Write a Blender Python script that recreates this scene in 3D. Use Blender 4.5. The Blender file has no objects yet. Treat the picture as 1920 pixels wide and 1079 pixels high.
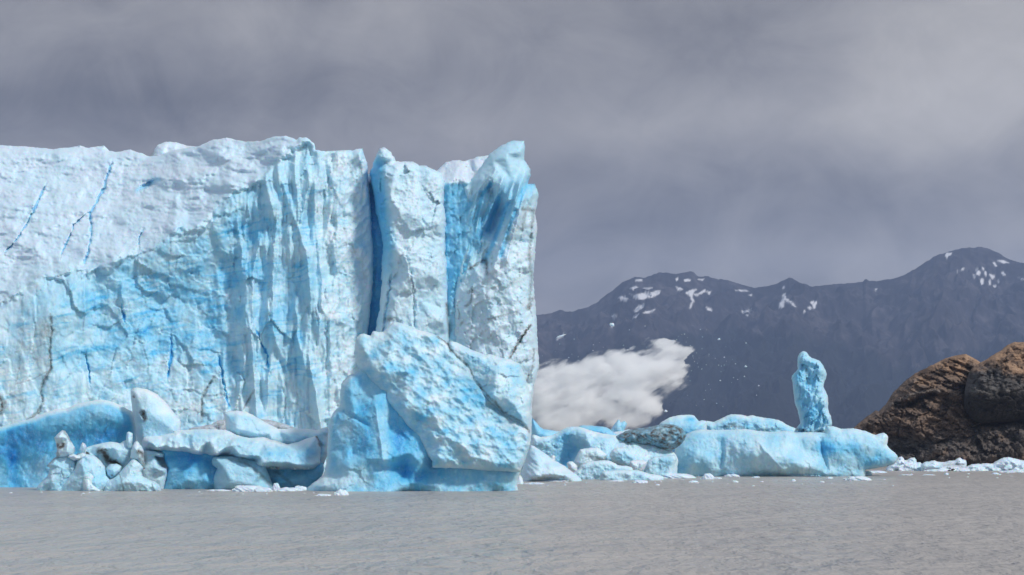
import bpy, math, random
import numpy as np
from mathutils import Vector
from mathutils.geometry import delaunay_2d_cdt

# ------------------------------------------------------------------ camera, sky, sun, exposure
F, HZ, CX, H = 3000.0, 840.0, 960.0, 5.3        # focal length and horizon row in photo pixels, eye height in metres
sc = bpy.context.scene
cam = bpy.data.objects.new('camera', bpy.data.cameras.new('camera'))
sc.collection.objects.link(cam)
cam.location = (0, 0, H); cam.rotation_euler = (math.pi/2, 0, 0)
cam.data.sensor_width = 36; cam.data.lens = 36*F/1920; cam.data.shift_y = (HZ-539.5)/1920
cam.data.clip_start = 1; cam.data.clip_end = 60000
sc.camera = cam
SUN = Vector((0.56, -0.51, 0.66)).normalized()
sun = bpy.data.objects.new('sun', bpy.data.lights.new('sun', 'SUN'))
sc.collection.objects.link(sun)
sun.data.energy = 2.6; sun.data.angle = math.radians(6.5); sun.data.color = (1.0, 0.955, 0.9)
sun.rotation_euler = (-SUN).to_track_quat('-Z', 'Y').to_euler()

class NT:
    """small helper for building node trees"""
    def __init__(s, tree): s.t = tree; s.L = tree.links
    def n(s, typ, **kw):
        nd = s.t.nodes.new(typ)
        for k, v in kw.items():
            if k.startswith('i_'): s.set(nd.inputs[k[2:].replace('_', ' ')], v)
            else: setattr(nd, k, v)
        return nd
    def set(s, sock, v):
        if isinstance(v, bpy.types.NodeSocket): s.L.new(v, sock)
        elif v is not None: sock.default_value = v
    def m(s, op, a, b=None, c=None, clamp=False):
        nd = s.t.nodes.new('ShaderNodeMath'); nd.operation = op; nd.use_clamp = clamp
        for i, v in enumerate((a, b, c)): s.set(nd.inputs[i], v)
        return nd.outputs[0]
    def vm(s, op, a, b=None):
        nd = s.t.nodes.new('ShaderNodeVectorMath'); nd.operation = op
        s.set(nd.inputs[0], a); s.set(nd.inputs[1], b)
        return nd.outputs[0]
    def mix(s, f, a, b, blend='MIX'):
        nd = s.t.nodes.new('ShaderNodeMix'); nd.data_type = 'RGBA'; nd.blend_type = blend; nd.clamp_factor = True
        s.set(nd.inputs[0], f); s.set(nd.inputs[6], a if not isinstance(a, tuple) else (*a, 1)[:4]); s.set(nd.inputs[7], b if not isinstance(b, tuple) else (*b, 1)[:4])
        return nd.outputs[2]
    def noise(s, vec, scale, detail=4, rough=0.55, dist=0.0, out=0):
        nd = s.t.nodes.new('ShaderNodeTexNoise'); s.set(nd.inputs['Vector'], vec)
        nd.inputs['Scale'].default_value = scale; nd.inputs['Detail'].default_value = detail
        nd.inputs['Roughness'].default_value = rough; nd.inputs['Distortion'].default_value = dist
        return nd.outputs[out]
    def mr(s, v, a, b, c=0.0, d=1.0, smooth=False):
        nd = s.t.nodes.new('ShaderNodeMapRange'); nd.clamp = True
        if smooth: nd.interpolation_type = 'SMOOTHSTEP'
        s.set(nd.inputs[0], v)
        for i, q in enumerate((a, b, c, d)): nd.inputs[i+1].default_value = q
        return nd.outputs[0]
    def ramp(s, f, stops):
        nd = s.t.nodes.new('ShaderNodeValToRGB'); s.set(nd.inputs[0], f)
        el = nd.color_ramp.elements
        while len(el) < len(stops): el.new(0.5)
        for e, (p, c) in zip(el, stops): e.position = p; e.color = (*c, 1)
        return nd.outputs[0]
    def scale(s, vec, x, y, z): return s.vm('MULTIPLY', vec, (x, y, z))

world = bpy.data.worlds.new('World'); sc.world = world; world.use_nodes = True
def build_sky():
    w = NT(world.node_tree); bg = world.node_tree.nodes['Background']
    sky = w.n('ShaderNodeTexSky', sky_type='NISHITA', sun_disc=False)
    sky.sun_elevation = math.asin(SUN.z); sky.sun_rotation = math.atan2(SUN.x, SUN.y)
    d = w.n('ShaderNodeTexCoord').outputs['Generated']
    sp = w.n('ShaderNodeSeparateXYZ', i_Vector=d)
    X, Yd, Z = sp.outputs
    yy = w.m('MAXIMUM', Yd, 0.12)
    az = w.m('DIVIDE', X, yy); el = w.m('DIVIDE', Z, yy)
    cv = w.n('ShaderNodeCombineXYZ', i_X=az, i_Y=el).outputs[0]
    n1 = w.noise(w.scale(cv, 5.5, 8.0, 1), 1.0, 6, 0.55, 0.9)
    sh = w.vm('ADD', w.scale(cv, 1.0, 1.0, 1), (3.1, 7.7, 0))
    n2 = w.noise(w.scale(sh, 14.0, 17.0, 1), 1.0, 8, 0.62, 0.8)
    wv = w.n('ShaderNodeSeparateXYZ', i_Vector=w.noise(w.scale(cv, 7.0, 9.0, 1), 1.0, 4, 0.5, 0, 1)).outputs
    waz = w.m('ADD', az, w.m('MULTIPLY', w.m('SUBTRACT', wv[0], 0.5), 0.12))
    wel = w.m('ADD', el, w.m('MULTIPLY', w.m('SUBTRACT', wv[1], 0.5), 0.07))
    L = w.m('ADD', 0.262, w.m('MULTIPLY', w.m('SUBTRACT', n1, 0.5), 0.25))
    L = w.m('ADD', L, w.m('MULTIPLY', w.m('SUBTRACT', n2, 0.5), 0.23))
    # (photo column, row, half widths, brightness) of the larger light and dark cloud masses
    for px, py, wx, wy, a in CLOUDS:
        da = w.m('DIVIDE', w.m('SUBTRACT', waz, (px-CX)/F), wx/F)
        de = w.m('DIVIDE', w.m('SUBTRACT', wel, (HZ-py)/F), wy/F)
        g = w.m('EXPONENT', w.m('MULTIPLY', w.m('ADD', w.m('MULTIPLY', da, da), w.m('MULTIPLY', de, de)), -1.0))
        L = w.m('ADD', L, w.m('MULTIPLY', g, a))
    L = w.m('MAXIMUM', L, 0.09)
    # overhead and behind the lake the overcast is thin and bright
    thin = w.mr(Yd, .86, .1, 0.0, 1.0, True)
    L = w.m('ADD', L, w.m('MULTIPLY', thin, w.m('ADD', .20, w.m('MULTIPLY', n1, .12))))
    tintn = w.mix(thin, (1, 1, 1), (.84, .98, 1.17))
    tintc = w.mix(w.mr(L, 0.12, 0.42), (1.0, 0.985, 1.07), (1.03, 1.0, .985))
    cloud = w.vm('MULTIPLY', w.vm('MULTIPLY', tintc, tintn), w.n('ShaderNodeCombineXYZ', i_X=L, i_Y=L, i_Z=L).outputs[0])
    cloud = w.vm('MULTIPLY', cloud, (10.0, 10.0, 10.0))        # the Background strength of 0.1 brings it back
    cov = w.mr(Yd, -0.9, 0.1, 0.35, 1.0, True)
    w.set(bg.inputs['Color'], w.mix(cov, sky.outputs[0], cloud)); bg.inputs['Strength'].default_value = 0.1
CLOUDS = [(1870, 90, 260, 170, .22), (1500, 205, 420, 80, .11), (930, 250, 260, 45, .05), (330, 40, 330, 80, .045),
          (560, 170, 800, 55, -.055), (1300, 60, 300, 70, -.02), (30, 190, 300, 130, -.06), (1450, 370, 500, 80, -.035),
          (1130, 470, 260, 90, -.05), (1540, 505, 360, 50, .085), (1880, 430, 190, 90, .10), (650, 20, 250, 60, .03), (1050, 330, 200, 60, -.02)]
build_sky()
sc.view_settings.view_transform = 'Standard'; sc.view_settings.look = 'None'
sc.view_settings.exposure = 0.0; sc.view_settings.gamma = 1.0
sc.render.engine = 'CYCLES'
cy = sc.cycles
cy.max_bounces = 26; cy.diffuse_bounces = 6; cy.glossy_bounces = 3; cy.transmission_bounces = 4; cy.volume_bounces = 24
cy.use_denoising = True; cy.volume_step_rate = 1.0; cy.volume_max_steps = 256

# ------------------------------------------------------------------ numeric helpers
_rs = np.random.RandomState(7)
_perm = np.concatenate([_rs.permutation(256)]*2).astype(np.int32)
_grad = _rs.normal(size=(256, 3)); _grad /= np.linalg.norm(_grad, axis=1)[:, None]; _grad = _grad.astype(np.float32)
def perlin(x, y, z=0.0):
    x = np.asarray(x, np.float32); y = np.asarray(y, np.float32); z = np.zeros_like(x) + np.float32(z)
    xi, yi, zi = np.floor(x), np.floor(y), np.floor(z)
    fx, fy, fz = x-xi, y-yi, z-zi
    xi = xi.astype(np.int32) & 255; yi = yi.astype(np.int32) & 255; zi = zi.astype(np.int32) & 255
    u, v, w = (t*t*t*(t*(t*6-15)+10) for t in (fx, fy, fz))
    out = 0
    for i in (0, 1):
        for j in (0, 1):
            for k in (0, 1):
                h = _perm[_perm[_perm[(xi+i) & 255]+((yi+j) & 255)]+((zi+k) & 255)]
                g = _grad[h]
                dt = g[..., 0]*(fx-i)+g[..., 1]*(fy-j)+g[..., 2]*(fz-k)
                out = out+dt*(u if i else 1-u)*(v if j else 1-v)*(w if k else 1-w)
    return out*1.6
def fbm(x, y, z=0.0, o=5, gain=0.5, lac=2.03):
    a, s, t = 1.0, 0, 0
    for k in range(o):
        s = s+a*perlin(x, y, z+k*11.3); t += a; a *= gain; x = x*lac; y = y*lac
    return s/t*1.4
def ridged(x, y, z=0.0, o=4, gain=0.55, lac=2.1):
    a, s, t = 1.0, 0, 0
    for k in range(o):
        s = s+a*(1-np.abs(perlin(x, y, z+k*7.9))*2); t += a; a *= gain; x = x*lac; y = y*lac
    return s/t
def _h(i, j, s):
    n = (i*374761393+j*668265263+s*1274126177) & 0x7fffffff
    n = ((n ^ (n >> 13))*1103515245) & 0x7fffffff
    return ((n ^ (n >> 16)) & 0xffff)/65535.0
def worley(u, v, seed=0):
    iu, iv = np.floor(u).astype(np.int64), np.floor(v).astype(np.int64)
    f1 = np.full(u.shape, 9.0); f2 = f1.copy(); bx = f1*0; by = f1*0; ci = iu*0; cj = iv*0
    for a in (-1, 0, 1):
        for b in (-1, 0, 1):
            i, j = iu+a, iv+b
            dx = u-(i+_h(i, j, seed)); dy = v-(j+_h(i, j, seed+1))
            d = np.sqrt(dx*dx+dy*dy)
            near = d < f1
            f2 = np.where(near, f1, np.minimum(f2, d)); f1 = np.where(near, d, f1)
            bx = np.where(near, dx, bx); by = np.where(near, dy, by); ci = np.where(near, i, ci); cj = np.where(near, j, cj)
    return f1, f2, bx, by, ci, cj
def facet(u, v, sx, sy, seed, warp=0.35):
    """broken ice: every cell of a cellular pattern is a plane of its own tilt (about -1 .. 1)"""
    wu = u/sx+warp*fbm(u/sx, v/sy, seed+.3, 3); wv = v/sy+warp*fbm(u/sx, v/sy, seed+5.7, 3)
    f1, f2, dx, dy, i, j = worley(wu, wv, seed)
    return dx*(_h(i, j, seed+5)-.5)*2.6+dy*(_h(i, j, seed+6)-.5)*2.0+(_h(i, j, seed+7)-.5)*1.2
def sstep(a, b, x):
    t = np.clip((x-a)/(b-a), 0, 1); return t*t*(3-2*t)
def segdist(px, py, poly, closed=False):
    p = np.array([q_[:2] for q_ in poly], float)
    q = np.roll(p, -1, 0) if closed else p[1:]
    if not closed: p = p[:-1]
    out = np.full(np.shape(px), 1e9)
    for (ax, ay), (bx, by) in zip(p, q):
        ex, ey = bx-ax, by-ay; l2 = ex*ex+ey*ey+1e-9
        t = np.clip(((px-ax)*ex+(py-ay)*ey)/l2, 0, 1)
        out = np.minimum(out, (px-ax-t*ex)**2+(py-ay-t*ey)**2)
    return np.sqrt(out)
def inside(px, py, poly):
    p = np.array([q_[:2] for q_ in poly], float); c = np.zeros(np.shape(px), bool)
    for (ax, ay), (bx, by) in zip(p, np.roll(p, -1, 0)):
        if ay == by: continue
        c ^= ((ay > py) != (by > py)) & (px < (bx-ax)*(py-ay)/(by-ay)+ax)
    return c
def sdf(px, py, poly):
    d = segdist(px, py, poly, True); return np.where(inside(px, py, poly), d, -d)
def xat(py, poly):
    """column of a near-vertical line at each row"""
    p = sorted([(b, a) for a, b in poly]); return np.interp(py, [a for a, _ in p], [b for _, b in p])
def yat(px, poly):
    p = sorted(poly); return np.interp(px, [a for a, _ in p], [b for _, b in p])
def zoomed(x0, y0, k, pts): return [(x0+p[0]/k, y0+p[1]/k, *p[2:]) for p in pts]

def densify(poly, step, jit, seed, rough=1.0):
    p = [tuple(q[:2]) for q in poly]; out = []
    for (ax, ay), (bx, by) in zip(p, p[1:]+p[:1]):
        n = max(1, int(math.hypot(bx-ax, by-ay)/step))
        out += [(ax+(bx-ax)*i/n, ay+(by-ay)*i/n) for i in range(n)]
    o = np.array(out)
    tg = np.roll(o, -1, 0)-np.roll(o, 1, 0); tg /= np.linalg.norm(tg, axis=1)[:, None]+1e-9
    j = jit*(0.9*fbm(o[:, 0]/22, o[:, 1]/22, seed+.2, 4)+0.6*rough*fbm(o[:, 0]/6, o[:, 1]/6, seed+9.2, 3))
    return o+np.stack([tg[:, 1], -tg[:, 0]], 1)*j[:, None]

def tri_interp(pts, vals, edges, qx, qy):
    """piecewise flat interpolation over a triangulation of the control points"""
    r = delaunay_2d_cdt([Vector(p) for p in pts], edges, [], 0, 1e-4)
    co = np.array([tuple(v) for v in r[0]]); orig = [o[0] if o else -1 for o in r[3]]
    val = np.array([vals[o] if o >= 0 else np.nan for o in orig])
    for k in np.where(np.isnan(val))[0]:
        ok = ~np.isnan(val); dd = ((co[ok]-co[k])**2).sum(1); w = 1/(dd+1e-6)**1.5; val[k] = (val[ok]*w).sum()/w.sum()
    out = np.full(qx.shape, np.nan)
    for f in r[2]:
        (ax, ay), (bx, by), (cx, cy_) = co[f[0]], co[f[1]], co[f[2]]
        den = (by-cy_)*(ax-cx)+(cx-bx)*(ay-cy_)
        if abs(den) < 1e-9: continue
        m = np.where((qx >= min(ax, bx, cx)-.01) & (qx <= max(ax, bx, cx)+.01) & (qy >= min(ay, by, cy_)-.01) & (qy <= max(ay, by, cy_)+.01))[0]
        if not len(m): continue
        l0 = ((by-cy_)*(qx[m]-cx)+(cx-bx)*(qy[m]-cy_))/den; l1 = ((cy_-ay)*(qx[m]-cx)+(ax-cx)*(qy[m]-cy_))/den; l2 = 1-l0-l1
        g = (l0 > -1e-4) & (l1 > -1e-4) & (l2 > -1e-4)
        out[m[g]] = val[f[0]]*l0[g]+val[f[1]]*l1[g]+val[f[2]]*l2[g]
    bad = np.where(np.isnan(out))[0]
    for b in range(0, len(bad), 4000):
        k = bad[b:b+4000]
        dd = (qx[k, None]-co[None, :, 0])**2+(qy[k, None]-co[None, :, 1])**2; out[k] = val[dd.argmin(1)]
    return out

def lines(*specs):
    """raised (h>0) or carved (h<0) lines: (polyline, width px, height m)"""
    def f(px, py, s):
        r = 0*px
        for p, w, h in specs:
            t = segdist(px+1.5*fbm(px/10, py/10, 1.7, 3), py+1.5*fbm(px/10, py/10, 6.7, 3), p)
            r = r+h*(np.clip(1-t/w, 0, 1)**.8 if h < 0 else np.exp(-t/w))
        return r
    return f

def link(name, mesh, mat, parent=None):
    o = bpy.data.objects.new(name, mesh); sc.collection.objects.link(o)
    if mat: mesh.materials.append(mat)
    if parent: o.parent = parent; o.matrix_parent_inverse = parent.matrix_world.inverted()
    return o
def to_mesh(name, co, tris, tint=None, smooth=True):
    me = bpy.data.meshes.new(name)
    me.vertices.add(len(co)); me.vertices.foreach_set('co', np.asarray(co, np.float32).ravel())
    t = np.asarray(tris, np.int32); k = t.shape[1]
    me.loops.add(t.size); me.loops.foreach_set('vertex_index', t.ravel())
    me.polygons.add(len(t)); me.polygons.foreach_set('loop_start', np.arange(0, t.size, k, dtype=np.int32))
    me.polygons.foreach_set('use_smooth', np.full(len(t), smooth))
    if tint is not None:
        a = me.attributes.new('tint', 'FLOAT_COLOR', 'POINT')
        a.data.foreach_set('color', np.concatenate([np.asarray(tint, np.float32), np.ones((len(co), 1), np.float32)], 1).ravel())
    me.update(calc_edges=True); me.validate()
    return me
def tag(o, label=None, cat=None, group=None, kind=None):
    if label and not kind: kind = 'thing'
    for k, v in (('label', label), ('category', cat), ('group', group), ('kind', kind)):
        if v: o[k] = v
    return o
def W(px, py, Y): return ((px-CX)/F*Y, Y, H+(HZ-py)/F*Y)
def thing(name, label, cat, px, Y, z=0.0, group=None):
    o = bpy.data.objects.new(name, None); sc.collection.objects.link(o); o.empty_display_size = 2
    o.location = ((px-CX)/F*Y, Y, z); bpy.context.view_layer.update()
    return tag(o, label, cat, group)

def solid(name, outline, Y, mat, parent=None, step=2.5, T=3.0, Tb=5.0, R=25.0, ctrl=(), edges=(), relief=None, tint=None,
          jit=1.5, seed=1, refine=(), warp=4.0, pw=2.0, split=None, rough=1.0, sm=3.0):
    """A closed body with real thickness: the outline is its widest section at distance Y, its front bulges by T towards the lake and
    its back by Tb; ctrl = (column, row, metres nearer) shapes its facets, relief() adds carved detail in metres."""
    ol = densify(outline, step, jit, seed, rough)
    xs = np.arange(ol[:, 0].min(), ol[:, 0].max(), step); ys = np.arange(ol[:, 1].min(), ol[:, 1].max(), step*.87)
    gx, gy = np.meshgrid(xs, ys); gx[1::2] += step/2
    rs = np.random.RandomState(seed); gx = (gx+rs.uniform(-.22, .22, gx.shape)*step).ravel(); gy = (gy+rs.uniform(-.22, .22, gy.shape)*step).ravel()
    keep = inside(gx, gy, ol); gx, gy = gx[keep], gy[keep]
    dd = segdist(gx, gy, outline, True); keep = dd > jit*.7+step*.5; gx, gy = gx[keep], gy[keep]
    for poly, hw in refine:
        p = np.array(poly, float)
        for a, b in zip(p[:-1], p[1:]):
            l = np.hypot(*(b-a)); n = max(2, int(l/1.3)); t = (b-a)/max(l, 1e-6); nn = np.array([-t[1], t[0]])
            c = a+np.linspace(0, 1, n, endpoint=False)[:, None]*(b-a)
            for off in (-2, -1.1, -.5, 0, .5, 1.1, 2):
                q = c+nn*off*hw; k = inside(q[:, 0], q[:, 1], ol) & (segdist(q[:, 0], q[:, 1], outline, True) > jit+step*.6)
                gx = np.append(gx, q[k, 0]); gy = np.append(gy, q[k, 1])
    n0 = len(ol)
    px = np.concatenate([ol[:, 0], gx]); py = np.concatenate([ol[:, 1], gy])
    r = delaunay_2d_cdt([Vector(p) for p in zip(px.tolist(), py.tolist())], [], [list(range(n0))], 1, 1e-4)
    co2 = np.array([tuple(v) for v in r[0]]); px, py = co2[:, 0], co2[:, 1]
    isol = np.array([any(o < n0 for o in oo) if oo else True for oo in r[3]])
    tri = np.array([f for f in r[2] if len(f) == 3], np.int32)
    s = segdist(px, py, outline, True); s = np.where(isol, 0, s)
    k = Y/F
    wx = px+warp*fbm(px/30, py/30, seed+2.5, 4); wy = py+warp*fbm(px/30, py/30, seed+8.5, 4)
    pts = [tuple(q[:2]) for q in outline]; vals = [q[2] if len(q) > 2 else 0.0 for q in outline]; nb = len(pts)
    pts += [c[:2] for c in ctrl]; vals += [c[2] for c in ctrl]
    ed = [(i, (i+1) % nb) for i in range(nb)]+[(nb+a, nb+b) for a, b in edges]
    offs = [(0, 0)]+[(sm*math.cos(a), sm*math.sin(a)) for a in (.4, 1.65, 2.9, 4.15, 5.4)]
    mid = np.mean([tri_interp(pts, vals, ed, wx+a, wy+b) for a, b in offs], 0)
    q = np.clip(s/R, 0, 1); g = (1-(1-q)**pw)**(1/pw)
    rel = relief(px, py, s) if relief else 0*px
    yf = Y-mid-T*g-rel*np.clip(s/min(R, 12.0), 0, 1)
    fx, fy, fz = (px-CX)/F*yf, yf, H+(HZ-py)/F*yf
    tn = tint(px, py, s, rel) if tint else (0*px+.3, 0*px, 0*px)
    tn = np.stack([np.zeros_like(px)+t for t in tn], 1)
    # back shell on a coarse grid that shares the outline
    ii = np.where(isol)[0]; inn = np.where(~isol)[0]
    sel = inn[(s[inn] > step*2.2)]; sel = sel[rs.uniform(size=len(sel)) < .06]
    bidx = np.concatenate([ii, sel]); yb = Y-mid[sel]+Tb*g[sel]+Tb*.25*fbm(px[sel]*k/6, py[sel]*k/6, seed+4.4, 3)*q[sel]
    bmap = -np.ones(len(px), int); bmap[ii] = ii
    nf = len(px); bmap[sel] = nf+np.arange(len(sel))
    omap = {}
    for vi, oo in enumerate(r[3]):
        for o in oo:
            if o < n0: omap[o] = vi
    ring = [omap[i] for i in range(n0) if i in omap]
    rb = delaunay_2d_cdt([Vector((px[i], py[i])) for i in ring]+[Vector((px[i], py[i])) for i in sel], [], [list(range(len(ring)))], 1, 1e-4)
    src = ring+[int(nf+j) for j in range(len(sel))]
    ok = [o[0] if o else None for o in rb[3]]
    bt = [(src[ok[f[0]]], src[ok[f[2]]], src[ok[f[1]]]) for f in rb[2] if len(f) == 3 and all(ok[v] is not None for v in f)]
    co = np.concatenate([np.stack([fx, fy, fz], 1), np.stack([(px[sel]-CX)/F*yb, yb, H+(HZ-py[sel])/F*yb], 1)])
    tn = np.concatenate([tn, tn[sel]])
    tri = tri[:, ::-1] if _area(px, py, tri) > 0 else tri
    bt = np.array(bt, np.int32).reshape(-1, 3)
    if len(bt): bt = bt[:, ::-1] if _area(co[:, 0], -co[:, 2], bt) < 0 else bt
    off = np.array(parent.matrix_world.translation) if parent else np.zeros(3)
    if split is None:
        o = link(name, to_mesh(name, co-off, np.concatenate([tri, bt]), tn), mat)
        if parent: o.parent = parent
        return o
    res = []
    cx_, cy_ = px[tri].mean(1), py[tri].mean(1)
    which = split(cx_, cy_)
    for i, nm in enumerate(name):
        f = tri[which == i]
        if i == 0: f = np.concatenate([f, bt])
        u, inv = np.unique(f, return_inverse=True)
        o = link(nm, to_mesh(nm, (co-off)[u], inv.reshape(-1, 3), tn[u]), mat); o.parent = parent; res.append(o)
    return res
def _area(x, y, t): return float(((x[t[:, 1]]-x[t[:, 0]])*(y[t[:, 2]]-y[t[:, 0]])-(x[t[:, 2]]-x[t[:, 0]])*(y[t[:, 1]]-y[t[:, 0]])).sum()) if len(t) else 0.0

# ------------------------------------------------------------------ materials
def new_mat(name):
    m = bpy.data.materials.new(name); m.use_nodes = True
    return m, NT(m.node_tree), m.node_tree.nodes['Principled BSDF']
def ice_material(name, bump=0.35, fine=1.0, sss=.35):
    m, t, b = new_mat(name)
    at = t.n('ShaderNodeAttribute', attribute_name='tint')
    blue, dirt, snow = t.n('ShaderNodeSeparateColor', i_Color=at.outputs['Color']).outputs
    pos = t.n('ShaderNodeNewGeometry').outputs['Position']
    big = t.noise(pos, 0.18, 5, .6); mid = t.noise(t.scale(pos, 1, 1, .6), 0.9, 5, .62); sm = t.noise(pos, 4.0*fine, 5, .65)
    bl = t.m('ADD', blue, t.m('ADD', t.m('MULTIPLY', t.m('SUBTRACT', big, .5), .22), t.m('MULTIPLY', t.m('SUBTRACT', mid, .5), .30)))
    bl = t.m('MULTIPLY', bl, t.m('SUBTRACT', 1.0, t.m('MULTIPLY', snow, .75)))
    col = t.ramp(bl, [(0.0, (.76, .83, .89)), (.22, (.60, .79, .87)), (.45, (.37, .67, .825)), (.7, (.12, .52, .80)), (1.0, (.008, .25, .70))])
    frost = t.mr(t.m('ADD', sm, t.m('MULTIPLY', mid, .6)), .8, 1.08)
    col = t.mix(t.m('MULTIPLY', frost, .25), col, (.84, .89, .95))
    col = t.mix(t.m('MULTIPLY', snow, 1.3, clamp=True), col, t.vm('MULTIPLY', col, (.91, .94, 1.0)))
    dn = t.noise(pos, 1.6, 6, .7)
    dm = t.m('MULTIPLY', dirt, t.mr(dn, .30, .62, .35, 1.35), clamp=True)
    col = t.mix(dm, col, (.085, .072, .06))
    t.set(b.inputs['Base Color'], col)
    b.inputs['Subsurface Weight'].default_value = .55; b.inputs['Subsurface Radius'].default_value = (.15, .55, 1.0); b.inputs['Subsurface Scale'].default_value = sss
    t.set(b.inputs['Roughness'], t.mr(sm, .35, .7, .28, .6)); b.inputs['IOR'].default_value = 1.31
    h = t.m('ADD', t.m('MULTIPLY', mid, .8), t.m('MULTIPLY', sm, .3))
    bp = t.n('ShaderNodeBump', i_Strength=bump, i_Distance=.6, i_Height=h)
    t.set(b.inputs['Normal'], bp.outputs[0])
    return m
ICE = ice_material('glacier_ice', .28, 1.0, .3)
BERG = ice_material('berg_ice', .4, 1.4, .22)
FLOE = ice_material('floe_ice', .3, 2.0)

def rock_material(name):
    m, t, b = new_mat(name)
    at = t.n('ShaderNodeAttribute', attribute_name='tint')
    warm, dark, pale = t.n('ShaderNodeSeparateColor', i_Color=at.outputs['Color']).outputs
    pos = t.n('ShaderNodeNewGeometry').outputs['Position']
    n1 = t.noise(pos, .25, 6, .62); n2 = t.noise(t.scale(pos, .7, .8, 2.0), 1.5, 8, .74); n3 = t.noise(pos, 5.0, 4, .7)
    a = t.ramp(t.m('ADD', t.m('MULTIPLY', n1, .55), t.m('MULTIPLY', n2, .45)), [(.32, (.045, .032, .027)), (.44, (.16, .105, .072)), (.53, (.36, .225, .14)), (.68, (.50, .35, .235))])
    c = t.ramp(n2, [(.3, (.026, .025, .026)), (.52, (.10, .094, .092)), (.72, (.21, .195, .185))])
    col = t.mix(warm, c, a)
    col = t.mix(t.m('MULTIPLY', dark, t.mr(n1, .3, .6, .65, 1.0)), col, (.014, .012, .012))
    col = t.mix(t.m('MULTIPLY', pale, t.mr(n3, .35, .6)), col, (.24, .22, .20))
    t.set(b.inputs['Base Color'], col); b.inputs['Roughness'].default_value = .8; b.inputs['Specular IOR Level'].default_value = .3
    bp = t.n('ShaderNodeBump', i_Strength=.9, i_Distance=.5, i_Height=t.m('ADD', n2, t.m('MULTIPLY', n3, .35)))
    t.set(b.inputs['Normal'], bp.outputs[0])
    return m
ROCK = rock_material('shore_rock')

# ------------------------------------------------------------------ the lake
def build_water():
    m, t, b = new_mat('silty_lake_water')
    pos = t.n('ShaderNodeNewGeometry').outputs['Position']
    c = t.noise(t.scale(pos, .02, .05, 0), 1.0, 3, .5)
    t.set(b.inputs['Base Color'], t.mix(t.mr(c, .35, .65), (.40, .377, .352), (.45, .422, .392)))
    b.inputs['Roughness'].default_value = .30; b.inputs['IOR'].default_value = 1.33; b.inputs['Specular IOR Level'].default_value = .32
    h1 = t.noise(t.scale(pos, .75, .40, 1), 1.0, 3, .55, .3); h2 = t.noise(t.scale(pos, 3.2, 1.7, 1), 1.0, 4, .6, .4)
    h3 = t.noise(t.scale(pos, .16, .10, 1), 1.0, 2, .5)
    h = t.m('ADD', t.m('ADD', h1, t.m('MULTIPLY', h2, .20)), t.m('MULTIPLY', h3, 1.8))
    bp = t.n('ShaderNodeBump', i_Strength=1.0, i_Distance=.75, i_Height=h)
    t.set(b.inputs['Normal'], bp.outputs[0])
    ys = np.array([-200, 30]+list(np.geomspace(40, 11400, 60))); xs = np.concatenate([-np.geomspace(8900, 20, 24), [0], np.geomspace(20, 8900, 24)])
    X, Yg = np.meshgrid(xs, ys); n = len(xs)
    co = np.stack([X.ravel(), Yg.ravel(), 0*X.ravel()], 1)
    i = np.arange((len(ys)-1)*n).reshape(-1, n)[:, :-1].ravel()
    q = np.stack([i, i+1, i+n+1, i+n], 1)
    tag(link('lake', to_mesh('lake', co, q), m), kind='structure')
build_water()

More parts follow.
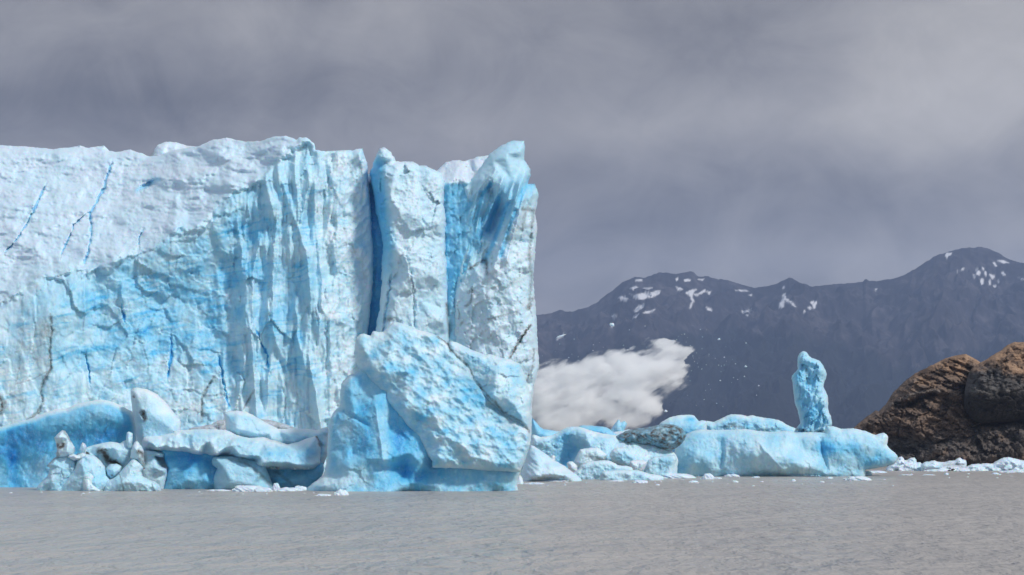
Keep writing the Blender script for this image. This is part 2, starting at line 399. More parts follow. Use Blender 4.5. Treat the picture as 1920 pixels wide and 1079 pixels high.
# ------------------------------------------------------------------ mountains beyond the lake
def build_mountains():
    sky = zoomed(1000, 440, 2.087, [(0, 315), (60, 310), (85, 302), (105, 293), (125, 300), (150, 300), (210, 285), (245, 268), (280, 240), (315, 214), (350, 185), (385, 170), (400, 165),
        (430, 170), (465, 158), (500, 147), (530, 150), (560, 155), (590, 148), (610, 145), (628, 148), (640, 160), (665, 165), (685, 162), (700, 170), (760, 178), (800, 190), (830, 200), (870, 208),
        (910, 202), (940, 195), (975, 180), (1000, 168), (1015, 172), (1040, 185), (1090, 203), (1140, 198), (1200, 192), (1240, 190), (1270, 185), (1290, 185), (1296, 176), (1303, 173), (1315, 182),
        (1350, 182), (1380, 175), (1420, 170), (1450, 158), (1500, 130), (1540, 104), (1580, 80), (1620, 68), (1650, 58), (1670, 54), (1700, 52), (1750, 48), (1775, 52), (1800, 62), (1825, 74), (1850, 90),
        (1880, 102), (1920, 112), (2000, 150), (2200, 230), (2500, 330)])
    sky = [(500, 700), (700, 640), (900, 600)]+sky
    px1 = np.arange(520, 2180, 1.5); nx = len(px1); nt = 300
    t1 = np.linspace(0, 1.18, nt)
    P, T = np.meshgrid(px1, t1)
    ridge = np.interp(P, [a for a, _ in sky], [b for _, b in sky])
    ridge = ridge-1.6*fbm(P/9, P*0, 3.3, 5)-1.2*np.abs(fbm(P/22, P*0, 6.3, 3))
    Yr = 9000+500*perlin(P/160, P*0, 4.0); Yf = 5600+400*perlin(P/120, P*0, 9.0)
    Yd = Yf+(Yr-Yf)*T
    zr = H+(HZ-ridge)/F*Yr
    prof = np.where(T < 1, .62*T+.38*T**2.2, 1-(T-1)*2.2)
    # side valleys and spurs run down from the crest
    u = P/F*7500; v = T*3400
    er = (ridged(u/150+.5*fbm(u/260, v/260, 4.3, 3), v/1100, 3.7, 3)-.5)*70+(ridged(u/900+.2*fbm(u/700, v/700, 2.0, 3), v/2600, 5.1, 3)-.55)*170+fbm(u/230, v/260, 6.6, 5)*45+(ridged(u/220+.4*fbm(u/300, v/300, 1.3, 3), v/900, 7.7, 3)-.5)*42
    env = sstep(0, .2, T)*(1-sstep(.86, 1.0, T))
    z = zr*prof+er*env*np.clip(zr/700, .3, 1.2)
    z = np.minimum(z, H+(zr-H)*(Yd/Yr)+np.where(T < 1, -2-18*(1-T), 0)); z = np.where(T < .004, -30, z)
    x = (P-CX)/F*Yd
    # where each point of the slope shows in the photograph decides whether snow, scree or wood lies there
    qy = HZ-(z-H)/Yd*F; qx = P+2.5*fbm(u/120, v/120, 3.0, 4)
    qy2 = qy+2.0*fbm(u/90, v/90, 8.0, 4)
    pat = [[(400, 177), (425, 177), (425, 183), (400, 184)], [(380, 212), (400, 203), (415, 205), (395, 216)], [(415, 208), (440, 210), (465, 208), (445, 216)], [(370, 228), (390, 235), (430, 232), (470, 225), (498, 220), (495, 232), (460, 247), (420, 252), (395, 248)],
        [(330, 246), (350, 240), (372, 252), (365, 260), (340, 256)], [(390, 298), (410, 280), (438, 268), (430, 285), (400, 302)], [(430, 305), (455, 298), (480, 292), (465, 305), (440, 309)], [(306, 315), (320, 310), (328, 318), (315, 334)], [(388, 325), (400, 314), (412, 312), (402, 326)], [(298, 350), (312, 348), (308, 362)],
        [(90, 403), (120, 394), (122, 398), (95, 408)], [(555, 170), (565, 168), (568, 182), (560, 185)], [(560, 205), (580, 210), (590, 215), (570, 220)], [(590, 178), (618, 178), (615, 184), (592, 184)], [(645, 175), (668, 175), (660, 181)], [(600, 230), (625, 212), (640, 215), (620, 240), (630, 262), (615, 290), (608, 290), (620, 262), (612, 245)],
        [(625, 235), (650, 228), (672, 218), (675, 224), (640, 242)], [(680, 225), (700, 222), (690, 236)], [(675, 283), (690, 288), (700, 300), (685, 295)], [(790, 216), (825, 216), (845, 221), (820, 224), (792, 221)], [(840, 236), (856, 234), (852, 240)], [(815, 300), (840, 296), (862, 291), (850, 302), (820, 308)], [(832, 314), (848, 311), (840, 318)],
        [(955, 280), (968, 262), (975, 235), (985, 232), (992, 250), (1010, 262), (1028, 280), (1020, 282), (1000, 265), (985, 258), (978, 285), (960, 290)], [(976, 210), (985, 201), (986, 210), (978, 215)], [(1055, 302), (1062, 293), (1065, 303)], [(1073, 284), (1082, 288), (1092, 297), (1080, 294)], [(1085, 268), (1095, 259), (1106, 264), (1103, 288), (1097, 292), (1090, 280)],
        [(1330, 217), (1344, 213), (1340, 224)], [(1612, 85), (1618, 74), (1640, 72), (1635, 82), (1625, 86), (1620, 98)], [(1655, 146), (1685, 128), (1680, 140)], [(1815, 103), (1840, 102), (1862, 113), (1840, 114)], [(1798, 112), (1804, 109), (1814, 124), (1808, 126)], [(1718, 155), (1730, 155), (1735, 170), (1724, 172)], [(1730, 138), (1738, 131), (1750, 150), (1745, 160), (1732, 152)],
        [(1755, 130), (1765, 130), (1762, 140)], [(1765, 145), (1772, 143), (1774, 160), (1768, 160)], [(1785, 152), (1805, 160), (1808, 168), (1796, 172)], [(1750, 178), (1760, 174), (1765, 192), (1755, 195)], [(1782, 180), (1790, 178), (1790, 200), (1784, 200)], [(1832, 150), (1840, 145), (1846, 158), (1838, 160)], [(1800, 202), (1812, 204), (1806, 210)], [(1895, 168), (1920, 172), (1940, 180), (1910, 180)], [(1816, 180), (1824, 178), (1822, 190)]]
    snow = np.zeros_like(P)
    for p in pat:
        p = zoomed(1000, 440, 2.087, p); a = np.array(p)
        m = (qx > a[:, 0].min()-4) & (qx < a[:, 0].max()+4) & (qy2 > a[:, 1].min()-4) & (qy2 < a[:, 1].max()+4)
        if m.any(): snow[m] = np.maximum(snow[m], sstep(-1.2, 1.2, sdf(qx[m], qy2[m], p)+2.2*fbm(u[m]/34, v[m]/60, 5.5, 4)))
    tree = np.interp(P, [900, 1005, 1150, 1230, 1330, 1420, 1520, 1620, 1700, 1800, 1920, 2200], [640, 668, 655, 640, 624, 622, 612, 650, 680, 668, 640, 640])
    wood = sstep(-14, 14, qy-tree+26*fbm(u/330, v/500, 1.7, 4)+18*fbm(u/60, v/420, 4.4, 3))
    tn = np.stack([wood.ravel(), snow.ravel(), 0*snow.ravel()], 1)
    co = np.stack([x.ravel(), Yd.ravel(), z.ravel()], 1)
    i = np.arange((nt-1)*nx).reshape(-1, nx)[:, :-1].ravel()
    q = np.stack([i, i+1, i+nx+1, i+nx], 1)
    m, t, b = new_mat('mountain_slope')
    at = t.n('ShaderNodeAttribute', attribute_name='tint'); wd, sn, _ = t.n('ShaderNodeSeparateColor', i_Color=at.outputs['Color']).outputs
    pos = t.n('ShaderNodeNewGeometry').outputs['Position']; n = t.noise(pos, .004, 8, .62); n2 = t.noise(t.scale(pos, 1, 1, .25), .02, 5, .6)
    f = t.m('ADD', t.m('MULTIPLY', n, .5), t.m('MULTIPLY', n2, .5))
    sc_ = t.ramp(f, [(.3, (.010, .009, .012)), (.5, (.030, .027, .031)), (.64, (.085, .075, .079))])
    fo = t.ramp(f, [(.35, (.007, .009, .010)), (.65, (.012, .015, .015))])
    col = t.mix(sn, t.mix(wd, sc_, fo), (.62, .62, .64))
    t.set(b.inputs['Base Color'], col); b.inputs['Roughness'].default_value = .95; b.inputs['Specular IOR Level'].default_value = .1
    tag(link('mountain_range', to_mesh('mountain_range', co, q, tn), m), kind='structure')
build_mountains()

# ------------------------------------------------------------------ the glacier front
def build_glacier():
    g = thing('glacier', 'towering blue glacier front with snowy sloping top and split ice towers at its right', 'glacier', 400, 345)
    Y0 = 338; k = Y0/F
    lip = [(-420, 640), (0, 572), (40, 545), (75, 520), (110, 518), (140, 508), (165, 511), (215, 500), (225, 487), (260, 478), (275, 473), (300, 455), (330, 433), (360, 433), (385, 427), (397, 410),
           (400, 390), (430, 370), (470, 355), (485, 335), (515, 310), (525, 298), (550, 290), (575, 274), (592, 276)]
    top = [(-420, 300, -70), (-180, 283, -62), (0, 273, -56), (40, 274, -54), (100, 280, -50), (150, 274, -50), (165, 277, -49), (195, 273, -48), (205, 283, -47), (220, 285, -46), (245, 281, -45), (265, 287, -42), (280, 293, -40), (300, 292, -37), (320, 283, -34),
           (370, 275, -28), (400, 262, -24), (425, 259, -22), (460, 266, -18), (490, 265, -14), (510, 257, -11), (535, 255, -8), (555, 262, -6), (562, 258, -5), (575, 258, -4), (590, 270, -3), (592, 281, -2.5), (610, 284, -3), (635, 282, -4), (660, 283, -5), (668, 279, -5.5), (680, 279, -6)]
    right = [(683, 290, -4.5), (689, 305, -5), (690, 330, -5), (693, 360, -5), (697, 420, -4.5), (700, 480, -4), (699, 530, -4), (694, 590, -3), (690, 620, -3), (692, 700, -3), (696, 960, -2)]
    outline = top+right+[(-420, 960, 10)]
    ctrl = [(a, b, -1.0-2.5*max(0, (a-200)/390)) for a, b in lip[1:-1]]
    e = [(i, i+1) for i in range(len(ctrl)-1)]
    ctrl += [(30, 640, 4), (90, 590, 5), (100, 700, 3.5), (60, 800, 6), (200, 600, -3.5), (200, 760, 2.5), (330, 560, -5), (330, 700, 0), (420, 500, -5.5), (430, 650, -2), (470, 470, -3), (475, 620, 0.5), (480, 790, 3),
             (520, 420, -2.5), (515, 560, 0), (585, 340, -1), (583, 480, 1.8), (590, 640, 3), (600, 800, 4), (640, 420, -2), (650, 620, 0), (660, 800, 1.5), (350, 900, 6), (550, 900, 5)]
    ctrl += [(60, 420, -24), (200, 400, -22), (330, 340, -22), (350, 310, -25), (120, 330, -41)]
    cr1 = [(92, 338), (78, 362), (68, 385), (52, 418), (38, 440), (26, 455), (18, 465), (2, 478)]
    cr2 = [(212, 298), (206, 318), (199, 332), (195, 352), (184, 375), (174, 390), (168, 402), (170, 420), (171, 440), (168, 465), (160, 490), (155, 503)]
    cr3 = [(167, 398), (150, 412), (138, 422), (132, 440), (124, 458), (116, 475), (111, 490)]
    cr4 = [(269, 424), (263, 440), (260, 455), (261, 470)]
    cr5 = [(256, 357), (272, 350), (288, 340), (297, 336)]
    v1 = [(320, 620), (322, 660), (318, 690), (313, 720)]; v2 = [(405, 660), (415, 690), (420, 720), (428, 760), (430, 775)]; v3 = [(160, 655), (166, 690), (170, 730)]
    v4 = [(475, 610), (490, 640), (502, 670), (504, 700)]; v5 = [(228, 560), (230, 590), (236, 615)]
    d1 = [(95, 590), (97, 620), (93, 660), (95, 690), (88, 705), (76, 730), (80, 755), (70, 775), (54, 788)]; d2 = [(402, 706), (388, 728), (378, 748), (378, 790)]; d3 = [(476, 733), (466, 752), (455, 768)]; d4 = [(-10, 735), (6, 755), (2, 775)]
    d5 = [(45, 600), (42, 640), (36, 690), (30, 720)]; d6 = [(28, 660), (60, 655), (95, 640)]; d7 = [(30, 720), (60, 712), (92, 695)]
    R1 = [(489, 440), (484, 470), (476, 500), (474, 560), (473, 640), (476, 700), (478, 740), (484, 790), (495, 830)]
    R2 = [(504, 360), (512, 400), (518, 430), (513, 460), (511, 520), (512, 620), (520, 650), (540, 690)]
    R3 = [(575, 300), (580, 345), (570, 390), (562, 430), (575, 480), (582, 540), (581, 600), (580, 680), (592, 740), (600, 800)]
    R4 = [(590, 330), (590, 400), (596, 460), (604, 530), (600, 590), (597, 650)]
    R5 = [(540, 350), (548, 400), (560, 430), (566, 460)]; R6 = [(620, 400), (610, 430), (600, 470)]
    R7 = [(463, 375), (466, 400), (470, 420), (486, 440)]; R8 = [(228, 540), (229, 580), (233, 612)]; R9 = [(300, 590), (285, 620)]; R0 = [(158, 520), (160, 580), (158, 620)]
    def on_cliff(px, py, w=7): return sstep(-w, w, np.where(px < 592, py-yat(px, lip), 60)+5*fbm(px/9, py/9, 2.2, 3)+15*fbm(px/32, py/32, 7.2, 3))
    def fin(px, py, poly, h, wl, wr):
        y0, y1 = min(p[1] for p in poly), max(p[1] for p in poly)
        dx = px-xat(py, poly)+2.2*fbm(py/14, py*0, h, 3)
        return h*np.where(dx < 0, np.exp(-np.abs(dx)/wl), np.exp(-np.abs(dx)/wr))*sstep(y0-25, y0+25, py)*(1-sstep(y1-60, y1+25, py))
    def crack(px, py, poly, w, dep):
        t = segdist(px+3.2*fbm(px/13, py/13, 1.1, 4), py+3.2*fbm(px/13, py/13, 6.1, 4), poly)
        n = .75+.9*fbm(px/11, py/11, w, 3); e = np.minimum(np.hypot(px-poly[0][0], py-poly[0][1]), np.hypot(px-poly[-1][0], py-poly[-1][1]))
        return dep*np.clip(1-t/(w*np.clip(n, .25, 1.4)), 0, 1)**.7*sstep(-3, 22, e)
    cracks = [(cr1, 2.8), (cr2, 3.6), (cr3, 1.9), (cr4, 2.4)]; veins = [(v1, 3.4), (v2, 4.6), (v3, 2.8), (v4, 3.0), (v5, 3.4)]
    def relief(px, py, s):
        u, v = px*k, py*k; c = on_cliff(px, py)
        flute = sstep(380, 470, px)*(1-sstep(600, 660, px))
        wu = u+.8*fbm(u/5, v/9, 9.1, 3)
        r = c*(2.0*fbm(u/13, v/20, 1.0, 3)+.75*facet(u, v, 7, 10, 21, .25)+.22*facet(u, v, 2.4, 4.2, 31, .25)+.06*facet(u, v, 1.0, 1.2, 41)+.28*fbm(u/2.2, v/3.6, 4.6, 4)+.08*fbm(u/.8, v/.8, 4.0, 3))
        r = r-c*1.0*np.exp(-np.maximum(0, py-yat(px, lip))/22)*(px < 585)
        r = r+c*flute*(2.6*(np.clip(ridged(wu/5.2, v/34, 3.0, 2), 0, 1)**2-.4)+.8*(ridged(wu/1.7, v/14, 5.0, 2)-.5))
        r = r+c*(.12+.5*flute+.3*sstep(0, .5, fbm(u/9, v/14, 31.0, 3)))*(ridged((u+.9*fbm(u/4, v/6, 4.1, 3))/1.7, v/9, 6.0, 3)-.5)
        bay = c*sstep(140, 180, px)*(1-sstep(440, 480, px))
        r = r+bay*(.5*facet(u, v, 5, 3.6, 77)+.5*(ridged(u/6, v/3.5, 8.0, 3)-.5))
        rr = c*sstep(590, 625, px); du = u+.55*v
        r = r+rr*(1.1*(ridged(du/3.2, (v-.4*u)/8, 2.0, 4)-.5)+.22*facet(u, v, 1.6, 2.0, 61)+1.1*fbm(u/5, v/7, 3.0, 4))
        for p, h, a, b in ((R1, 3.6, 26, 8), (R2, 3.2, 9, 16), (R3, 3.0, 14, 9), (R4, 1.8, 7, 8), (R5, 1.6, 9, 9), (R6, 1.0, 7, 10), (R7, 1.5, 7, 7), (R8, 1.4, 3, 45), (R0, 2.0, 30, 4)): r = r+c*fin(px, py, p, h, a, b)
        sl = 1-c
        r = r+sl*(3.4*fbm(u/16, v/6, 5.0, 4)+1.2*(ridged(u/9+.3*fbm(u/5, v/5, 1.0, 3), v/3.2, 6.5, 4)-.5)+.45*fbm(u/3, v/1.6, 6.0, 4)+.26*(ridged((u+.6*v)/1.6, (v-.5*u)/.9, 7.0, 4)-.5)+.10*fbm(u/.45, v/.4, 8.0, 3))
        lump = sl*sstep(270, 320, px)*(1-sstep(330, 390, py))
        r = r+lump*(2.6*fbm(u/6, v/4, 2.0, 4))
        r = r+sl*2.5*np.exp(-((px-330)/60.)**2-((py-325)/20.)**2)*sstep(290, 330, px)-sl*2.2*np.exp(-((px-278)/24.)**2-((py-346)/10.)**2)
        for p, w in cracks: r = r-crack(px, py, p, w, 1.8)
        for p, w in veins: r = r-crack(px, py, p, w, .8)
        r = r-crack(px, py, cr5, 6, 2.5)
        for p in (d1, d2, d3): r = r-crack(px, py, p, 3.5, .7)
        return r
    def tint(px, py, s, rel):
        c = on_cliff(px, py, 22+24*sstep(320, 60, px)); u, v = px*k, py*k
        zone = .38+.14*np.exp(-((px-300)/190.)**2-((py-560)/110.)**2)+.10*np.exp(-((px-460)/80.)**2-((py-420)/90.)**2)-.16*sstep(575, 640, px)-.06*sstep(640, 780, py)-.10*sstep(130, 30, px)
        blue = c*(zone+.22*fbm(u/5, v/4, 3.3, 4)+.10*fbm(u/1.3, v/1.5, 4.3, 3))+(1-c)*(.27+.12*np.exp(-np.maximum(0, yat(px, lip)-py)/40)*(px < 592)+.16*fbm(u/8, v/2.5, 5.3, 4))
        lay = v+.20*u+.9*fbm(u/6, v/6, 21.0, 3)
        blue = blue+c*(.23*np.clip(1-np.abs(perlin(u/22, lay/1.5, 3.0))*8, 0, 1)+.12*np.clip(1-np.abs(perlin(u/9, lay/.7, 9.0))*7, 0, 1))*sstep(-.3, .3, fbm(u/7, v/5, 23.0, 3))*sstep(20, 60, py-np.where(px < 592, yat(px, lip), 300))
        for p, w in cracks: blue = np.maximum(blue, .95*np.clip(crack(px, py, p, w, 1.5), 0, 1))
        for p, w in veins: blue = np.maximum(blue, .85*np.clip(crack(px, py, p, w, 1.5), 0, 1))
        blue = np.maximum(blue, .8*np.clip(1.3-segdist(px, py, cr5)/7, 0, 1))
        blue = np.maximum(blue, .55*np.exp(-(np.hypot(px-575, (py-490)*1.0)/20)**2))
        dirt = 0*px
        for p, w, a in ((d1, 5, .7), (d2, 4, .65), (d3, 3, .55), (d4, 7, .9), (d5, 1.6, .4), (d6, 1.3, .4), (d7, 1.4, .5)): dirt = np.maximum(dirt, a*np.clip(1-segdist(px+3*fbm(px/8, py/8, 2, 3), py, p)/w, 0, 1))
        dirt = np.maximum(dirt, .45*np.exp(-(np.hypot((px-90)/18, (py-620)/25))**2))
        dirt = np.maximum(dirt, .5*sstep(.25, .6, fbm(u/1.2, v/1.2, 12.2, 4))*np.exp(-(segdist(px, py, lip[:8])/9)**2))
        dirt = np.maximum(dirt, .32*sstep(.3, .6, fbm(u/1.5, v/2.2, 13.2, 4))*sstep(590, 600, px)*(1-sstep(330, 420, py)))
        return blue, dirt, (1-c)*.6
    ref = [(p, w) for p, w in cracks+veins]+[(cr5, 3)]
    solid(('ice_cliff', 'snow_slope'), outline, Y0, ICE, g, step=2.1, T=1.5, Tb=45, R=14, ctrl=ctrl, edges=e, relief=relief, tint=tint, jit=1.6, seed=3, refine=ref, warp=5,
          split=lambda a, b: np.where((a < 592) & (b < yat(a, lip)), 1, 0))
    # the knob of ice that looks over the crest
    solid('ice_knob', [(270, 300), (285, 288), (295, 272), (310, 266), (330, 267), (350, 273), (375, 276), (375, 310), (270, 312)], 385, ICE, g, step=2.2, T=4, Tb=8, R=25, jit=1,
          relief=lambda px, py, s: .8*fbm(px/14, py/9, 1.0, 4), tint=lambda px, py, s, r: (.12+.2*fbm(px/12, py/10, 2, 3), np.maximum(.7*np.exp(-np.hypot((px-283)/10, (py-290)/9)**2), .3*np.exp(-((px-355)/16.)**2-((py-280)/6.)**2)), .5), seed=5)
    # middle tower
    ol = [(700, 303, -4), (706, 290), (711, 278), (722, 277), (728, 283), (733, 285), (740, 295), (742, 303), (760, 302), (775, 304), (785, 312), (800, 311), (812, 318), (825, 325), (833, 340), (834, 352), (833, 380), (836, 420), (834, 445), (837, 490),
          (840, 540), (842, 580), (845, 620), (846, 680), (846, 960), (696, 960), (697, 700), (702, 640), (707, 600), (714, 560), (717, 530, -1), (715, 505, -1), (715, 480, -2), (717, 460, -3), (714, 440, -3), (710, 420, -4), (705, 400, -6), (701, 370, -7), (696, 345, -7), (694, 325, -6)]
    ctrl = [(735, 330, 3), (724, 330, 2), (727, 380, 3.2), (730, 470, 3.2), (728, 430, 3.2), (735, 375, 4.5), (750, 395, 4.8), (765, 360, 2.5), (800, 350, 1.5), (820, 420, 2.6), (780, 440, 3.4), (745, 470, 4.5), (770, 500, 5), (785, 560, 3.4), (740, 560, 5), (730, 620, 4), (775, 640, 5), (815, 520, 4), (825, 600, 3.6), (800, 700, 5), (740, 750, 5)]
    A1 = [(770, 500), (776, 560), (777, 640)]; A2 = [(735, 510), (728, 560), (722, 600), (717, 640)]
    def rel_a(px, py, s):
        u, v = px*k, py*k
        r = .9*facet(u, v, 4.4, 6, 12)+.22*facet(u, v, 1.8, 2.0, 13)+.5*fbm(u/3, v/3, 4.0, 4)+.55*(ridged((u-.6*v)/3, (v+.5*u)/2.2, 5.0, 4)-.5)*(1-sstep(500, 560, py))+.05*facet(u, v, .6, .7, 16)
        return r-crack(px, py, A1, 4, .9)-crack(px, py, A2, 4, 1.2)
    def tint_a(px, py, s, r):
        u, v = px*k, py*k
        left = 1-sstep(9, 32, px-np.interp(py, [290, 325, 400, 460, 530, 600, 640], [704, 699, 709, 720, 719, 707, 702]))
        b = .28+.18*fbm(u/4, v/5, 2.2, 4)+.08*sstep(480, 640, py)+.60*left*(1-sstep(440, 560, py))*sstep(276, 310, py)  # extra blue on the left flank paints light coming through the ice
        b = np.maximum(b, .7*np.clip(1.1-segdist(px, py, A2)/4, 0, 1))
        d = .35*sstep(.28, .6, fbm(u/1.6, v/2.4, 14.0, 4))*sstep(785, 835, px)+.8*np.clip(1-segdist(px, py, [(838, 570), (845, 640), (840, 650)])/5, 0, 1)+.6*np.exp(-np.hypot((px-730)/7, (py-600)/6)**2)
        return b, d, .25
    solid('ice_tower', ol, 336.5, ICE, g, step=2.0, T=3, Tb=16, R=16, ctrl=ctrl, relief=rel_a, tint=tint_a, jit=2.6, seed=8, warp=4)
    # fresh blue wall behind the two gaps
    ol = [(640, 335), (690, 326), (712, 328), (740, 320), (790, 330), (820, 320), (835, 306), (855, 301), (872, 302), (885, 297), (915, 290), (930, 300), (930, 960), (640, 960)]
    cl = [(800, 350, 9), (838, 345, 12.0), (850, 340, 12.2), (868, 338, 12.4), (872, 345, 11.5), (845, 420, 11), (868, 430, 12.5), (875, 500, 14), (850, 560, 13), (850, 700, 14), (900, 345, 12.5), (900, 500, 14), (750, 420, 5), (690, 420, 3), (700, 600, 3), (835, 310, -1), (880, 300, -3)]
    def rel_b(px, py, s):
        u, v = px*k, py*k
        return .5*facet(u, v, 2.2, 3.5, 18)+.22*facet(u, v, .9, 1.1, 19)+.6*(ridged(u/2.4, v/12, 6.0, 3)-.5)
    def tint_b(px, py, s, r):
        u, v = px*k, py*k; up = sstep(348, 338, py)
        return (.62+.14*fbm(u/2.5, v/4, 3, 4)+.16*(px < 760))*(1-up)+up*.12-.2*sstep(560, 640, py)*(px > 760), .4*sstep(.3, .6, fbm(u/1.2, v/1.2, 5.0, 3))*up*.5, up*.6
    solid('blue_ice_wall', ol, 349, ICE, g, step=2.2, T=1.5, Tb=20, R=10, ctrl=cl, relief=rel_b, tint=tint_b, jit=2.5, seed=9, warp=3)
    # right tower with the leaning spike
    ol = [(868, 352), (880, 340), (893, 325), (905, 308), (918, 290), (928, 281), (940, 273), (955, 266), (968, 264), (984, 264), (985, 275), (983, 300), (990, 310), (995, 318), (995, 330), (990, 345), (1004, 344), (1006, 352), (1010, 362), (1007, 385), (1004, 400), (1008, 425),
          (1006, 455), (1002, 490), (1001, 530), (1003, 560), (1006, 600), (1008, 640), (1011, 690), (1003, 720), (998, 760), (1000, 960), (848, 960), (850, 700), (846, 640), (848, 600), (850, 560), (853, 520), (858, 490), (866, 470), (872, 440), (870, 400), (872, 372)]
    cl = [(925, 300, 2), (950, 290, 3), (975, 285, 2.2), (930, 345, 4.5), (945, 350, 4), (960, 340, 3), (985, 325, 1.5), (905, 340, 1.8), (890, 380, -1.0), (905, 400, -0.5), (915, 380, 1.5), (925, 370, 0.5), (932, 400, -2.2), (920, 430, -2.5), (945, 372, 4), (950, 370, 4.2), (975, 345, 5.5), (968, 380, 6.5), (955, 430, 7), (940, 460, 6.5), (925, 500, 6),
          (905, 480, 0.5), (890, 450, -2), (885, 500, 1.5), (905, 520, 5), (880, 560, 4), (865, 600, 2.5), (890, 640, 5), (915, 560, 7), (930, 620, 7), (960, 500, 7), (985, 420, 4.5), (990, 500, 3.5), (975, 580, 6), (960, 650, 7), (990, 640, 4), (995, 690, 3), (920, 720, 8), (980, 760, 6)]
    B1 = [(995, 610), (980, 630), (968, 650), (955, 672)]; B2 = [(884, 540), (886, 555), (880, 570), (873, 575)]; B3 = [(1000, 400), (996, 440), (992, 480), (997, 520), (994, 560), (990, 580)]
    RIBS = [([(942, 335), (927, 378), (906, 420), (893, 452)], 4), ([(930, 318), (912, 350), (896, 392), (886, 430)], 4), ([(975, 345), (967, 382), (954, 424), (940, 462), (926, 504)], 5), ([(957, 366), (946, 400), (933, 440), (917, 482)], 4), ([(918, 330), (900, 352), (884, 372)], 4), ([(984, 352), (974, 400), (962, 440), (950, 490)], 4), ([(905, 380), (893, 430), (880, 480)], 3)]
    GROOVES = [([(936, 372), (926, 402), (914, 432)], 7), ([(906, 362), (896, 400), (884, 440)], 6), ([(951, 382), (939, 420), (924, 458), (908, 490)], 6), ([(920, 345), (905, 365)], 5), ([(966, 395), (950, 440), (938, 480)], 5)]
    def rel_c(px, py, s):
        u, v = px*k, py*k; low = sstep(430, 520, py+.9*(px-900)); inn = 1-low
        r = low*(.7*facet(u, v, 3.2, 4.2, 22)+.30*facet(u, v, 1.4, 1.6, 23)+.10*facet(u, v, .7, .7, 24)+.5*fbm(u/2, v/2.6, 3, 4))
        du = u+.30*v
        r = r+inn*(2.4*(ridged(du/2.2, v/14, 5.5, 3)-.5)+.25*fbm(u/1.5, v/3, 2, 4))*sstep(320, 370, py)+(1-sstep(320, 370, py))*.35*fbm(u/3, v/2, 7, 4)
        r = r+lines(*[(p, w, 1.5) for p, w in RIBS], *[(p, w*1.2, -1.1) for p, w in GROOVES])(px, py, s)
        return r-crack(px, py, B1, 4, 1.2)-crack(px, py, B3, 4, .7)
    def tint_c(px, py, s, r):
        u, v = px*k, py*k; low = sstep(425, 500, py+1.1*(px-915)); tp = 1-sstep(330, 375, py+.35*(px-940))
        b = low*(.24+.16*fbm(u/3, v/4, 2, 4))+(1-low)*(1-tp)*(.56+.25*fbm((u+.3*v)/1.2, v/7, 4.2, 4))+(1-low)*tp*.36
        for p, w in GROOVES: b = np.maximum(b, .70*np.clip(1.2-segdist(px, py, p)/(w*1.6), 0, 1))
        d = 0*px
        for p, w, a in ((B1, 3.6, 1), (B2, 3, .8), (B3, 5, .55), ([(880, 505), (900, 492), (912, 488), (913, 515)], 4, .8), ([(980, 392), (1000, 395)], 6, .7), ([(985, 400), (980, 430)], 5, .5), ([(1001, 655), (999, 690), (985, 720)], 3, .6), ([(915, 600), (930, 595), (950, 590)], 3, .5), ([(998, 560), (992, 580)], 4, .9)):
            d = np.maximum(d, a*np.clip(1-segdist(px+3*fbm(px/6, py/6, 3, 3), py+3*fbm(px/6, py/6, 8, 3), p)/w, 0, 1))
        d = np.maximum(d, .35*sstep(.3, .62, fbm(u/1.1, v/1.6, 15.0, 4))*low)
        return b, d, .2*low
    solid('ice_tower', ol, 337, ICE, g, step=1.9, T=2.5, Tb=14, R=13, ctrl=cl, relief=rel_c, tint=tint_c, jit=2.2, seed=11, warp=3, refine=[(B1, 3)])
build_glacier()

# ------------------------------------------------------------------ icebergs in front of the glacier
def zo(z, pts): return zoomed(*ZOOMS[z], pts)
ZOOMS = {'a': (0, 700, 4.497), 'b': (240, 720, 4.6925), 'c': (560, 590, 3.083), 'd': (960, 740, 5.647), 'e': (1240, 640, 3.854), 'f': (1580, 630, 3.7206)}
def soft(Y, a=.35, sx=4., sy=4., fine=.12, fac=0.0, fs=3.0, seed=1, ang=0.0):
    """gentle melt relief: broad swells, a little fine grain, optional broken planes"""
    k = Y/F; c, s_ = math.cos(ang), math.sin(ang)
    def f(px, py, s):
        u0, v0 = px*k, py*k; u, v = u0*c+v0*s_, v0*c-u0*s_
        r = a*fbm(u/sx, v/sy, seed+.5, 4)+fine*fbm(u/.7, v/.7, seed+3.5, 4)
        if fac: r = r+fac*facet(u, v, fs, fs, seed+20)+fac*.4*facet(u, v, fs*.4, fs*.4, seed+40)
        return r
    return f
def hue(Y, b=.2, vb=.15, sx=3., sy=3., dirt=(), snow=0., blobs=(), seed=1, top=0.0, grit=0.0):
    """kinds of ice: bubbly white to clear blue, with dirt along (polyline, width, amount) and blobs (column, row, rx, ry, blue), some of them painted light and shade"""
    k = Y/F
    def f(px, py, s, r):
        u, v = px*k, py*k
        bl = b+vb*fbm(u/sx, v/sy, seed+1.5, 4)+0*s
        for cx, cy_, rx, ry, am in blobs: bl = bl+am*np.exp(-((px-cx)/rx)**2-((py-cy_)/ry)**2)
        d = 0*px+grit*np.clip(.8+.6*fbm(u/.9, v/.6, seed+6.5, 4), 0, 1.4)
        for p, w, am in dirt:
            t = segdist(px+2.0*fbm(px/7, py/7, 3, 3), py+2.0*fbm(px/7, py/7, 8, 3), p) if len(p) > 1 else np.hypot(px-p[0][0], py-p[0][1])
            d = np.maximum(d, am*np.clip(1.2-t/w, 0, 1))
        return np.clip(bl, 0, 1)-top*np.clip(1-s/10, 0, 1), d, snow
    return f
def both(*fs):
    return lambda px, py, s: sum(f(px, py, s) for f in fs)
